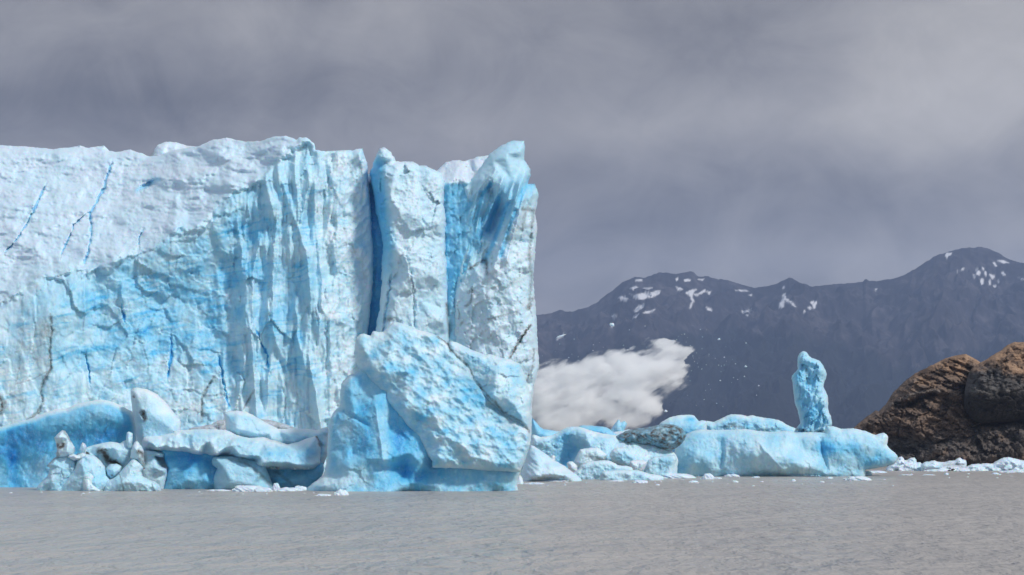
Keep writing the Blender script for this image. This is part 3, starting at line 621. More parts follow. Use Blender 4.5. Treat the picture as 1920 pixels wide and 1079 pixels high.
def build_big_berg():
    Y = 200; k = Y/F
    g = thing('iceberg', 'tallest iceberg floating before the glacier, dimpled tilted face split by a dark crack', 'iceberg', 800, Y)
    crack = zo('c', [(805, 125), (860, 165), (880, 205), (940, 260), (990, 310), (1020, 380), (1060, 430), (1090, 465), (1150, 520), (1180, 565), (1250, 600), (1300, 630), (1335, 680)])
    crack = [(a, b) for a, b in crack]
    edge = zo('c', [(770, 885), (772, 850), (740, 805), (710, 750), (650, 690), (560, 580), (470, 480), (420, 410), (385, 350)])
    blk = [(667, 677), (663, 661), (666, 645), (667, 635), (674, 628), (683, 626), (694.6, 630.5), (699.5, 621), (710, 623), (719, 622), (728, 612), (738, 603.6), (750, 605), (761, 609.5), (780.6, 617.6), (810, 625)]
    blk += crack+[(994, 836), (985, 860), (975, 886), (930, 884), (880, 880)]+edge+[(673, 690)]
    D = {}
    ctrl = [(680, 650, 2), (700, 640, 1), (735, 640, 1.5), (760, 700, 3.0), (720, 700, 3.9), (700, 690, 2.8), (690, 670, 2.0), (800, 660, 2.0), (850, 720, 3.2), (800, 760, 5.0), (760, 760, 5.4), (840, 820, 5.8), (820, 860, 6.4), (900, 800, 4.6), (900, 860, 5.8), (960, 830, 4.0), (950, 870, 5.0), (820, 640, .8)]
    vals = lambda x, y: np.interp(x, [660, 740, 810, 995], [0, 3.0, 5.0, 2.8])*np.clip((y-600)/280, 0, 1)
    blk = [(a, b, float(vals(a, b))) for a, b in blk]
    def dimples(px, py, s):
        u, v = px*k, py*k; a = .6
        p, q = u*math.cos(a)+v*math.sin(a), v*math.cos(a)-u*math.sin(a)
        w = .25*fbm(p/1.2, q/1.2, 3.0, 3)
        f1, f2, *_ = worley(p/1.7+w, q/1.1+w, 5); f3, f4, *_ = worley(p/.7+w, q/.5-w, 9)
        on = sstep(0, 30, px-np.interp(py, [600, 640, 697, 778, 833, 880], [735, 700, 688, 745, 795, 812]))
        return on*(.75*np.clip(f1, 0, 1)+.26*np.clip(f3, 0, 1)+.4*fbm(u/3, v/3, 2, 3))+.10*fbm(u/.4, v/.4, 4.4, 3)
    solid('dimpled_block', blk, Y, BERG, g, step=1.7, T=1.1, Tb=9, R=8, ctrl=ctrl, relief=dimples, jit=1.3, seed=21, warp=3,
          tint=hue(Y, .41, .36, 1.7, 1.2, dirt=[(crack, 2.8, .95), ([(915, 760), (945, 785), (960, 800)], 12, .22), ([(870, 690), (900, 740)], 14, .2)], top=.12, seed=2))  # darker line drawn along the crack
    slab = [(839, 643.5), (845, 638.6), (858, 643), (871, 650), (890, 658), (908.7, 666), (914, 664), (920, 664.6), (950, 673), (975, 682), (980, 694), (985, 710), (992, 730), (996, 749), (995, 770), (996, 784.6), (994.8, 808)]
    cr = [(a-9, b+10) for a, b in crack[2:]][::-1]
    slab = [(a, b, float(vals(a, b))*.8) for a, b in slab+cr]
    ctrl = [(870, 660, 1.5), (905, 680, 2.0), (930, 700, 3.6), (925, 740, 5.0), (960, 720, 3.4), (965, 760, 4.6), (985, 760, 2.6), (980, 785, 3.8)]
    solid('cracked_slab', slab, Y+.5, BERG, g, step=1.7, T=1.2, Tb=8, R=9, ctrl=ctrl, relief=both(soft(Y, .5, 2.5, 2, .14, .22, 1.6, 4, .6), lambda px, py, s: .22*np.clip(worley(px*k/1.1, py*k/.8, 3)[0], 0, 1)), jit=1.2, seed=22, warp=3,
          tint=hue(Y, .36, .28, 1.6, 1.4, dirt=[(crack, 2.4, .6)], top=.1, seed=3))
    foot = zo('c', [(20, 1060), (45, 1010), (90, 970), (140, 930), (165, 850), (165, 800), (165, 760), (170, 660), (180, 600), (205, 560), (240, 530), (240, 470), (245, 400), (290, 350), (345, 330), (400, 300), (600, 300), (900, 480), (1200, 700), (1290, 860), (1285, 900), (1268, 960), (1265, 990), (1275, 1100), (600, 1130)])
    foot = [(a, b, 0.0) for a, b in foot]
    z = lambda x, y, d: (560+x/3.083, 590+y/3.083, d)
    ctrl = [z(300, 430, 1.2), z(380, 380, .5), z(440, 520, 2.4), z(455, 600, 3.4), z(470, 720, 4.6), z(488, 850, 5.4), z(330, 600, 2.2), z(300, 760, 2.4), z(260, 860, 3.4), z(400, 760, 4.2), z(520, 620, 2.8), z(600, 700, 3.2), z(640, 800, 4.0), z(700, 860, 4.2),
            z(480, 872, 3.4), z(600, 885, 1.4), z(760, 900, 1.2), z(900, 915, 2.2), z(1100, 930, 2.6), z(1240, 935, 1.8), z(300, 940, 4.2), z(480, 960, 4.2), z(640, 970, 3.4), z(150, 985, 3.2), z(800, 990, 3.2), z(1000, 985, 3.4), z(1200, 975, 2.2), z(520, 1040, 5), z(900, 1040, 4.2), z(250, 1040, 4.8), z(380, 840, 4.6), z(320, 800, 2.6)]
    rib = [z(448, 540, 0)[:2], z(460, 640, 0)[:2], z(478, 760, 0)[:2], z(488, 855, 0)[:2]]
    solid('wave_cut_foot', foot, Y, BERG, g, step=1.8, T=1.4, Tb=8, R=20, ctrl=ctrl, relief=both(soft(Y, .5, 2.5, 3.5, .07, .15, 2.2, 7), lines((rib, 5, .5), (zo('c', [(265, 560), (330, 600), (400, 640)]), 5, -.5))), jit=1.6, seed=23, warp=4,
          tint=hue(Y, .54, .18, 1.5, 2.5, blobs=[(650+30, 800, 25, 60, .16), (760, 830, 50, 60, .25), (790, 888, 60, 16, .12), (630, 900, 60, 18, -.3), (725, 850, 10, 30, -.2)], seed=5, top=.3))  # blobs paint the foot's shade bluer, its lit base and rib paler
build_big_berg()

def build_left_bergs():
    Y = 214; k = Y/F
    ol = zo('a', [(-400, 560), (-200, 500), (0, 455), (100, 430), (200, 400), (270, 380), (390, 330), (480, 305), (560, 300), (650, 260), (760, 235), (860, 222), (950, 240), (1040, 285), (1110, 320), (1135, 370), (1145, 420), (1152, 540), (1160, 700), (1150, 1100), (-400, 1100)])
    z = lambda x, y, d: (x/4.497, 700+y/4.497, d)
    ctrl = [z(0, 560, -.6), z(300, 470, .2), z(600, 400, .8), z(860, 330, 1.6), z(1050, 400, 1.6), z(100, 680, -1.6), z(350, 600, -.8), z(600, 560, -.4), z(820, 560, .4), z(980, 560, -.2), z(0, 820, -2), z(150, 800, -2.8), z(250, 900, -1.4), z(380, 850, -.6), z(80, 960, -3), z(400, 1000, 1), z(750, 900, 0), z(1050, 800, 0)]
    o = solid('iceberg', ol, Y, BERG, None, step=2.0, T=1.3, Tb=7, R=14, sm=9, ctrl=ctrl, relief=both(soft(Y, .45, 3, 6, .07, .1, 3, 4), lambda px, py, s: .35*(ridged((px+.5*py)*k/1.1, (py-.3*px)*k/9, 2.0, 3)-.5)*sstep(20, 60, s)), jit=1.0, seed=31, warp=5,
          tint=hue(Y, .58, .14, 2, 3, blobs=[(40, 830, 60, 45, .22), (165, 825, 60, 30, .2), (25, 880, 14, 50, .25), (215, 812, 25, 14, .2), (70, 880, 30, 25, -.14)], dirt=[([z(880, 495, 0)[:2], z(915, 440, 0)[:2]], 2, .45)], top=.5, seed=6))
    tag(o, 'long low arched iceberg of clear vivid blue at the left edge of the water', 'iceberg')
    Y = 211
    ol = zo('a', [(1105, 150), (1120, 132), (1150, 122), (1240, 135), (1330, 180), (1400, 250), (1450, 310), (1500, 370), (1525, 400), (1530, 430), (1525, 490), (1515, 600), (1500, 800), (1180, 800), (1160, 640), (1155, 590), (1150, 540), (1140, 420), (1118, 330), (1105, 220)])
    ctrl = [z(1160, 200, .8), z(1200, 320, 1.8), z(1230, 400, 2.0), z(1190, 480, 1.6), z(1250, 200, 1.0), z(1350, 290, .9), z(1450, 380, .6), z(1300, 370, 2.0), z(1400, 430, 1.6), z(1450, 470, 1), z(1300, 500, 1.2), z(1240, 330, 1.9), z(1300, 700, 1.2), z(1220, 600, .8)]
    o = solid('iceberg', ol, Y, BERG, None, step=1.6, T=1.3, Tb=3, R=14, ctrl=ctrl, relief=both(soft(Y, .2, 2, 2, .05, .05, 2, 5), lines((zo('a', [(1200, 335), (1215, 370)]), 6, -.6), (zo('a', [(1130, 198)]*2), 3, -.3))), jit=.8, seed=32, warp=2,
          tint=hue(Y, .30, .12, 1.5, 1.5, dirt=[(zo('a', [(1203, 330), (1210, 360), (1222, 385)]), 5.5, .95), (zo('a', [(1127, 196), (1133, 201)]), 2.6, 1)], blobs=[(275, 800, 30, 24, .16), (310, 765, 22, 20, -.16), (280, 735, 20, 12, -.16)], top=.15, seed=7))  # blobs paint the lit top and right paler, the shaded lower left bluer
    tag(o, 'rounded white ice block shaped like a seal head rising beside the blue arch', 'iceberg')
    # jumble of dirty lumps
    Y = 201
    g = thing('iceberg', 'jumbled dirty white iceberg of prongs and lumps with dark hollows', 'iceberg', 180, Y)
    L = [('ice_lump', [(305, 1000), (310, 960), (335, 930), (400, 870), (420, 800), (393, 782), (440, 730), (475, 700), (570, 690), (650, 735), (650, 820), (600, 900), (560, 1000), (540, 1080), (320, 1080)], 1.0, [(430, 900, 1.6), (520, 800, 1.0), (450, 760, 1.2), (600, 760, .4)], [([(395, 780), (430, 745), (490, 705)], 3.5, .55)], .22),
         ('ice_lump', [(500, 1010), (530, 940), (560, 900), (600, 840), (630, 800), (650, 740), (690, 700), (720, 680), (790, 690), (850, 740), (885, 790), (900, 860), (940, 900), (900, 1000), (880, 1080), (520, 1080)], 2.0, [(700, 800, 2.2), (720, 900, 2.0), (780, 780, 1.2), (650, 880, 1.6), (800, 930, 2.4)], [], .2),
         ('ice_lump', [(640, 690), (690, 665), (730, 625), (790, 605), (860, 590), (930, 578), (1010, 590), (1040, 570), (1070, 560), (1100, 590), (1115, 640), (1100, 720), (1060, 790), (1020, 850), (950, 880), (880, 850), (820, 760), (740, 720)], -.5, [(860, 640, 1.6), (960, 630, 1.6), (870, 720, -.4), (930, 740, -.6), (1000, 710, 1.8), (1050, 640, 1.4)], [([(835, 660), (860, 655), (885, 690), (920, 740), (965, 755)], 7.5, 1.0), ([(880, 640), (905, 650)], 2, .9), ([(985, 755), (1025, 780)], 2.5, 1.0), ([(725, 672), (745, 680)], 2.2, 1), ([(830, 760), (880, 800)], 3.5, .5)], .14),
         ('ice_lump', [(890, 800), (930, 765), (980, 765), (1030, 785), (1020, 830), (980, 880), (930, 900), (895, 870)], 1.4, [(960, 820, 1.0)], [([(940, 860), (945, 866)], 2, .8)], .2),
         ('ice_lump', [(860, 1010), (880, 950), (900, 905), (950, 890), (1000, 850), (1040, 805), (1080, 760), (1110, 730), (1133, 722), (1190, 760), (1210, 800), (1190, 830), (1205, 870), (1260, 900), (1310, 915), (1355, 950), (1362, 1000), (1350, 1080), (880, 1080)], 3.0, [(1010, 930, 2.0), (1100, 800, 1.0), (1060, 880, 1.8), (1200, 930, 1.6), (1300, 960, 1.0)], [([(1005, 850), (1025, 900), (1035, 960), (1050, 1000)], 1.8, .6)], .16),
         ('ice_prong', [(458, 545), (490, 508), (525, 480), (550, 485), (570, 515), (590, 560), (632, 630), (620, 690), (560, 715), (490, 715), (470, 690), (480, 650), (475, 600)], 1.2, [(510, 540, 1.2), (510, 610, -.2), (570, 620, 1.2), (560, 670, 1.4)], [([(485, 605), (500, 628), (525, 620), (535, 600)], 3.6, 1.0), ([(535, 485), (560, 520), (600, 575)], 3.2, .6), ([(478, 660), (490, 690)], 5, .45)], .06),
         ('ice_prong', [(670, 650), (685, 600), (697, 582), (715, 590), (728, 620), (722, 650), (700, 680)], 1.0, [(700, 620, .6)], [], .05),
         ('ice_prong', [(1070, 500), (1090, 495), (1120, 510), (1120, 560), (1110, 640), (1070, 650), (1060, 580)], .5, [(1090, 580, .8)], [], .15),
         ('ice_prong', [(1095, 720), (1110, 650), (1120, 595), (1155, 565), (1180, 600), (1195, 620), (1212, 660), (1217, 740), (1222, 810), (1190, 800), (1150, 740)], 1.8, [(1140, 640, 1.2), (1170, 700, .6), (1190, 760, .8)], [([(1112, 592), (1120, 596)], 2.6, 1), ([(1170, 665), (1195, 680), (1205, 700)], 5.5, 1.0), ([(1180, 720), (1205, 760), (1218, 800)], 5, .65)], .06),
         ('ice_rubble', [(560, 700), (610, 680), (650, 690), (700, 670), (740, 690), (700, 730), (620, 740)], 2.4, [(640, 705, .5)], [], .02),
         ('ice_rubble', [(650, 1000), (700, 985), (690, 900), (720, 850), (770, 838), (800, 870), (790, 930), (850, 985), (860, 1005), (750, 1040), (660, 1030)], 4.0, [(740, 900, .4), (740, 970, .8)], [], .03)]
    for i, (nm, p, dd, c, dr, b) in enumerate(L):
        solid(nm, zo('a', p), Y-dd, BERG, g, step=1.5, T=1.1, Tb=2.5, R=7, sm=1.6, ctrl=zo('a', c), relief=soft(Y, .18, 1.1, 1.6, .05, .20, 1.5, i+3), jit=1.0, seed=50+i, warp=3,
              tint=hue(Y, b+.19, .16, 1, 1, dirt=[(zo('a', q), w, a) for q, w, a in dr], top=.1, seed=i+11))  # dark marks fill the hollows, with dirt along some edges
    # tabular shelf
    Y = 208
    g = thing('iceberg', 'low tabular iceberg with an overhanging white shelf and blue wave cut hollows', 'iceberg', 430, Y)
    z = lambda x, y, d: (240+x/4.6925, 720+y/4.6925, d)
    shelf = [(125, 500), (130, 480), (160, 465), (230, 460), (280, 455), (330, 445), (395, 430), (402, 416), (440, 408), (570, 400), (760, 398), (860, 405), (960, 450), (1060, 475), (1200, 470), (1300, 500), (1400, 530), (1500, 510), (1580, 480), (1660, 455), (1685, 500), (1695, 560), (1690, 700), (1640, 755), (1400, 755), (1180, 752), (1080, 715), (1000, 685), (900, 660), (800, 640), (680, 628), (560, 614), (440, 602), (320, 596), (220, 590), (130, 582)]
    cl = [z(200, 520, 2.6), z(240, 500, 2.2), (291, 840, 3.2), z(330, 540, 2.4), z(390, 480, 2.6), z(400, 580, 3.4), z(520, 560, 3.2), z(560, 450, 2.6), z(600, 600, 4.4), z(700, 500, 3.4), z(780, 620, 5.0), z(860, 480, 2.6), z(900, 560, 4.4), z(960, 500, 3.8), z(1060, 540, 4.2), z(980, 640, 5.0), z(1150, 640, 5.4), z(1160, 720, 5.6), z(1250, 600, 4.8), z(1300, 700, 5.4), z(1380, 690, 5.2), z(1340, 560, 2.6), z(1480, 600, 3.2), z(1560, 660, 4.0), z(1500, 730, 4.6), z(1600, 540, 1.8), z(1620, 720, 4.2)]
    solid('ice_shelf', zo('b', shelf), Y, BERG, g, step=1.6, T=1.2, Tb=5, R=11, ctrl=cl, relief=both(soft(Y, .45, 2.4, 2, .09, .14, 1.8, 6, .5), lines((zo('b', [(240, 590), (270, 520), (300, 470)]), 5, -.35), (zo('b', [(390, 590), (385, 510), (400, 450)]), 5, -.4), (zo('b', [(560, 600), (530, 510), (560, 420)]), 6, -.5), (zo('b', [(800, 630), (850, 560), (930, 470)]), 5, -.3))), jit=1.0, seed=41, warp=4,
          tint=hue(Y, .33, .20, 1.5, 1.2, dirt=[(zo('b', [(1655, 460), (1675, 485), (1680, 520), (1695, 545)]), 3, .9), (zo('b', [(1215, 480), (1300, 510), (1420, 530)]), 3, .25)], blobs=[(515, 860, 40, 14, .16), (560, 850, 40, 12, .12)], top=.2, seed=8))
    fin_ = [(840, 255), (890, 240), (960, 235), (1040, 245), (1100, 275), (1160, 310), (1240, 355), (1320, 395), (1450, 393), (1560, 395), (1660, 405), (1710, 390), (1755, 380), (1775, 430), (1760, 480), (1760, 620), (1700, 760), (1600, 700), (1500, 560), (1380, 560), (1200, 520), (1060, 520), (960, 500), (870, 430), (860, 405), (855, 320)]
    cl = [z(900, 300, 1), z(960, 300, 1.8), z(950, 400, 2.4), z(1080, 360, 1.4), z(1100, 430, 2.4), z(1250, 430, 1.4), z(1250, 480, 2.2), z(1450, 440, .8), z(1450, 500, 1.4), z(1600, 440, .6), z(1700, 430, .8), z(1720, 560, 1.6), z(1690, 650, 2)]
    solid('ice_fin', zo('b', fin_), Y+3, BERG, g, step=1.6, T=1.0, Tb=4, R=11, ctrl=cl, relief=soft(Y, .3, 4, 1.2, .06, .12, 2.4, 9, .45), jit=.9, seed=42, warp=3, tint=hue(Y, .35, .18, 2, .8, top=.25, seed=9))
    for i, (p, dd, c, b) in enumerate([([(250, 560), (1000, 600), (1000, 960), (990, 1010), (280, 1010), (305, 930), (330, 850), (345, 745), (310, 640)], -1.0, [(500, 640, .0), (500, 735, .2), (500, 750, 1.4), (650, 742, 1.4), (700, 640, -.2), (500, 850, 2.0), (700, 850, 1.6), (740, 700, -.4), (350, 700, .8)], .62),
                                    ([(735, 690), (750, 640), (1000, 640), (1200, 700), (1240, 800), (1290, 920), (1300, 1010), (760, 1010), (757, 920), (752, 830), (785, 745), (745, 715)], -3.0, [(900, 680, 1.0), (1000, 730, 1.4), (1000, 745, 2.0), (850, 745, 1.8), (1150, 800, 2.0), (900, 850, 2.4), (1100, 880, 2.4)], .44),
                                    ([(1150, 700), (1720, 700), (1725, 760), (1700, 830), (1640, 880), (1600, 1010), (1260, 1010), (1220, 850)], .0, [(1400, 770, -.4), (1300, 780, .2), (1500, 850, .8), (1350, 860, 1), (1650, 780, .6)], .60),
                                    ([(90, 600), (140, 585), (250, 592), (320, 612), (316, 650), (240, 640), (300, 730), (345, 742), (345, 800), (320, 900), (300, 1010), (120, 1010), (100, 760)], -1.5, [(250, 615, 1.2), (220, 690, .4), (300, 750, 1.6), (230, 800, .8), (200, 720, .5)], .30)]):
        dr = [([(1010, 680), (1100, 740), (1190, 830), (1260, 900)], 5, .45), ([(900, 665), (1000, 690)], 5, .4)] if i == 1 else [([(1290, 770), (1400, 850), (1470, 900)], 4, .35)] if i == 2 else [([(135, 600), (150, 700)], 6, .6)] if i == 3 else []
        solid('wave_cut_foot', zo('b', p), Y+dd, BERG, g, step=1.7, T=.8, Tb=3, R=10, ctrl=zo('b', c), relief=soft(Y, .3, 2.5, 1.5, .05, .08, 2, i+13), jit=.9, seed=44+i, warp=3, tint=hue(Y, b, .12, 2, 1.2, dirt=[(zo('b', q), w, a) for q, w, a in dr], seed=i+21, blobs=[(370, 860, 60, 18, .22)] if i == 0 else ()))
    for i, (p, lab) in enumerate([([(530, 420), (540, 392), (600, 380), (660, 372), (740, 355), (760, 340), (790, 325), (850, 318), (880, 340), (870, 430)], 'grey gritty ice ridge showing left of the white fin behind the shelf'),
                                  ([(1130, 330), (1150, 308), (1210, 312), (1280, 325), (1340, 340), (1400, 360), (1480, 390), (1500, 430), (1200, 430)], 'smooth grey gritty ice mound showing right of the white fin behind the shelf')]):
        p = zo('b', p); p = [(a, b) for a, b in p]+[(p[-1][0], 900), (p[0][0], 900)]
        o = solid('dirty_ice_ridge', p, 226, BERG, None, step=1.8, T=1.5, Tb=3, R=12, relief=soft(226, .4, 2, 1.2, .12, .2, 1.4, i+33), jit=1.0, seed=60+i, tint=lambda px, py, s, r: (.08+0*px, .42+.22*fbm(px/14, py/8, 3, 4), .3))
        tag(o, lab, 'dirty ice')
build_left_bergs()

def build_mid_bergs():
    def one(name, zk, pts, Y, label, cat, ctrl=(), down=None, b=.2, vb=.15, T=1.5, Tb=3, R=12, rel=None, step=1.6, jit=1.0, seed=1, sm=3.0, **kw):
        p = zo(zk, pts)
        if down: p = [(a, max(bb, 0)) for a, bb in p]+[(p[-1][0], down), (p[0][0], down)]
        o = solid(name, p, Y, BERG, None, step=step, T=T, Tb=Tb, R=R, ctrl=zo(zk, ctrl), relief=rel or soft(Y, .3, 2, 2, .08, .14, 1.6, seed), jit=jit, seed=seed, tint=hue(Y, b+.08, vb+.03, seed=seed, **kw), warp=3, sm=sm)
        return tag(o, label, cat)
    one('iceberg', 'd', [(60, 960), (75, 880), (90, 840), (110, 780), (130, 720), (150, 655), (170, 600), (195, 535), (225, 542), (260, 560), (330, 610), (400, 662), (440, 690), (500, 725), (560, 760), (640, 815), (700, 860), (740, 900), (740, 980), (60, 990)], 255, 'smooth white wedge of ice sloping to the right beside the tallest iceberg', 'iceberg',
        [(170, 700, .6), (250, 640, 1.6), (300, 760, 3), (420, 760, 2.4), (250, 860, 4), (480, 850, 4), (600, 870, 3)], b=.14, vb=.14, T=1.2, seed=71, rel=soft(255, .5, 5, 1.3, .08, .08, 2, 5, .75), snow=.3, sx=4, sy=1.0, blobs=[(1005, 860, 12, 16, .2)], dirt=[(zo('d', [(280, 885), (400, 885), (550, 880)]), 2.5, .5)])
    one('iceberg', 'd', [(190, 530), (205, 440), (230, 425), (300, 450), (370, 440), (440, 425), (500, 395), (540, 370), (580, 352), (620, 340), (710, 340), (800, 370), (900, 400), (1010, 420), (1120, 435), (1210, 445), (1300, 460), (1400, 480), (1500, 500), (1580, 530), (1650, 560), (1700, 600), (1740, 640), (1760, 700), (1750, 830), (1750, 950), (200, 950)], 290, 'broad blue and white iceberg right of the tallest one, steep shaded left face', 'iceberg',
        [(320, 500, 1), (500, 460, .6), (600, 420, 1), (480, 600, .6), (650, 560, -1.2), (600, 680, -1.5), (740, 600, 0), (790, 400, 3), (800, 500, 3.4), (830, 600, 3.6), (1000, 500, 3.2), (1000, 600, 4.4), (1300, 520, 2.4), (1300, 620, 4.2), (1550, 600, 2.6), (1500, 700, 4.4), (900, 760, 5), (1300, 800, 6), (1650, 720, 2)], b=.30, vb=.16, T=1.5, Tb=8, seed=72, rel=soft(290, .4, 2, 2, .12, .25, 1.2, 4), blobs=[(1060, 840, 26, 34, .3), (1180, 840, 60, 40, -.12)], top=.25)
    one('ice_slab', 'd', [(205, 470), (207, 300), (213, 245), (240, 275), (285, 325), (330, 365), (400, 375), (480, 385), (540, 390), (540, 520)], 297, 'small pale blue ice spur tucked against the right side of the tallest iceberg', 'ice slab', [(300, 410, 1)], down=905, b=.38, seed=73)
    one('ice_slab', 'd', [(700, 420), (715, 335), (760, 328), (830, 330), (900, 335), (960, 340), (1000, 350), (1060, 385), (1120, 435), (1130, 520)], 300, 'thin blue ice slab lying along the top of the broad iceberg', 'ice slab', [(850, 370, 1), (980, 390, 1)], down=905, b=.45, seed=74)
    one('ice_chunk', 'd', [(1030, 400), (1040, 380), (1080, 320), (1125, 264), (1140, 272), (1152, 297), (1175, 285), (1197, 282), (1218, 310), (1205, 345), (1190, 375), (1180, 420), (1100, 430)], 305, 'heart shaped pale blue ice chunk standing against the white splash', 'ice chunk', [(1120, 330, .6), (1170, 340, .5)], down=900, b=.28, T=.8, R=8, seed=75, jit=.6)
    one('ice_slab', 'd', [(1050, 470), (1060, 400), (1120, 390), (1180, 380), (1250, 370), (1300, 390), (1300, 480)], 303, 'low white ice ramp between the heart shaped chunk and the dark ice', 'ice slab', [(1150, 420, 1)], down=900, b=.1, seed=76)
    o = one('dirty_iceberg', 'd', [(1100, 445), (1150, 415), (1200, 390), (1260, 368), (1340, 355), (1430, 350), (1500, 335), (1560, 320), (1640, 316), (1700, 320), (1750, 332), (1795, 350), (1825, 385), (1845, 430), (1830, 480), (1780, 540), (1720, 580), (1660, 600), (1500, 560), (1300, 540), (1150, 520)], 288.5, 'dark grey green gritty iceberg with scalloped surface in the middle of the ice', 'iceberg', [(1300, 420, 1), (1500, 430, 2), (1700, 430, 2), (1600, 500, 2.6)], down=None, b=.45, T=1.6, Tb=4, seed=77, grit=.85,
        rel=lambda px, py, s: 1.1*np.clip(worley(px*.096/1.2+.2*fbm(px/20, py/20, 1, 3), py*.096/.8, 3)[0], 0, 1)+.3*fbm(px/20, py/14, 2, 4))
    for nm, pts, Y, lab, b in [('ice_chunk', [(650, 720), (690, 640), (720, 580), (770, 575), (820, 565), (900, 560), (960, 600), (1010, 640), (980, 700), (900, 720), (760, 780), (680, 770)], 282, 'rough white ice chunk on the broad iceberg below its blue face', .22),
                               ('ice_chunk', [(1030, 650), (1060, 590), (1110, 560), (1200, 560), (1250, 600), (1310, 640), (1335, 700), (1320, 770), (1200, 770), (1080, 720)], 281, 'rounded pale ice chunk in the middle of the rubble on the broad iceberg', .28),
                               ('iceberg', [(1380, 860), (1400, 795), (1440, 700), (1500, 660), (1600, 645), (1720, 640), (1745, 690), (1715, 760), (1695, 830), (1690, 900), (1690, 960), (1380, 960)], 279, 'bluish ice block with a jutting corner left of the long flat iceberg', .34),
                               ('ice_chunk', [(1243, 720), (1260, 700), (1340, 697), (1420, 700), (1432, 720), (1400, 790), (1370, 830), (1290, 830), (1255, 780)], 276, 'small white square topped ice chunk beside the bluish block', .12),
                               ('ice_chunk', [(580, 730), (600, 712), (640, 708), (670, 735), (695, 760), (690, 830), (600, 830)], 277, 'small white ice chunk between the wedge and the rubble', .1),
                               ('iceberg', [(635, 840), (700, 790), (740, 740), (790, 718), (850, 705), (960, 695), (1020, 700), (1060, 712), (1120, 748), (1190, 755), (1260, 765), (1285, 800), (1280, 960), (640, 960)], 270, 'low rounded pale blue ice mound right of the white wedge', .26),
                               ('iceberg', [(930, 860), (950, 820), (980, 806), (1080, 805), (1160, 800), (1250, 800), (1330, 800), (1400, 820), (1450, 842), (1530, 850), (1610, 870), (1600, 960), (940, 960)], 262, 'low whitish ice ledge at the waterline in front of the pale mounds', .26),
                               ('ice_chunk', [(400, 690), (410, 650), (440, 640), (462, 655), (460, 720), (420, 740)], 279, 'tiny ice nub on the ridge of the white wedge', .1)]:
        one(nm, 'd', pts, Y, lab, 'iceberg' if nm == 'iceberg' else 'ice chunk', b=b, seed=80+int(pts[0][0]) % 17, vb=.14, top=.18, T=1.4, R=11, rel=soft(Y, .35, 1.4, 1.2, .1, .22, 1.2, int(pts[0][0]) % 7),
            dirt=[(zo('d', [(760, 640), (850, 660), (930, 680)]), 3, .3), (zo('d', [(960, 850), (1000, 870)]), 3, .6)])
    # long flat iceberg on the right and what stands behind it
    one('iceberg', 'e', [(85, 960), (80, 900), (90, 820), (98, 780), (110, 740), (140, 705), (180, 670), (220, 650), (270, 640), (400, 640), (500, 638), (600, 632), (650, 640), (700, 650), (830, 655), (900, 645), (970, 660), (1080, 658), (1180, 660), (1185, 630), (1192, 608), (1240, 612), (1300, 635), (1380, 630), (1430, 640), (1480, 650), (1550, 680), (1580, 668), (1610, 660), (1628, 672), (1640, 690), (1638, 720), (1630, 750), (1655, 780), (1690, 805), (1710, 835), (1700, 870), (1680, 890), (1600, 912), (1480, 930), (1470, 1020), (90, 1020)], 300, 'long flat topped pale blue iceberg at the right with a ragged overhanging end', 'iceberg',
        [(140, 800, 2.4), (250, 720, 2.4), (260, 850, 4), (430, 700, 2), (435, 800, 2.2), (440, 900, 3), (480, 800, 3), (560, 750, 4.4), (620, 740, 4.6), (600, 850, 5), (640, 900, 4), (720, 720, 4), (740, 820, 6), (820, 800, 6.2), (860, 880, 6.6), (950, 860, 6.4), (900, 740, 4), (980, 720, 1.6), (1000, 800, 2.4), (1130, 720, 2.6), (1160, 800, 1.6), (1190, 900, 2.4), (1260, 740, 3), (1240, 820, 3.6), (1350, 820, 2), (1400, 740, 2), (1450, 860, 1.4), (1560, 760, 1.6), (1580, 850, 1), (1650, 840, .6), (1060, 920, 6)],
        b=.33, vb=.16, T=2.0, Tb=8, R=16, step=1.7, sm=11, seed=91, top=.15, rel=both(soft(300, .5, 2.5, 4, .1, .12, 2, 5), lines((zo('e', [(1145, 700), (1165, 800), (1195, 930)]), 6, -.8), (zo('e', [(430, 720), (440, 800), (430, 900)]), 8, -.5), (zo('e', [(690, 720), (760, 800), (850, 900), (900, 940)]), 6, .6), (zo('e', [(450, 900), (470, 790), (560, 740), (640, 735)]), 6, .5))),
        blobs=[(1570, 840, 34, 14, .32), (1545, 850, 10, 30, .22), (1352, 845, 8, 40, .2), (1640, 865, 30, 20, .25), (1400, 850, 40, 30, -.08), (1460, 880, 60, 14, -.08)], sx=2.5, sy=2.5)
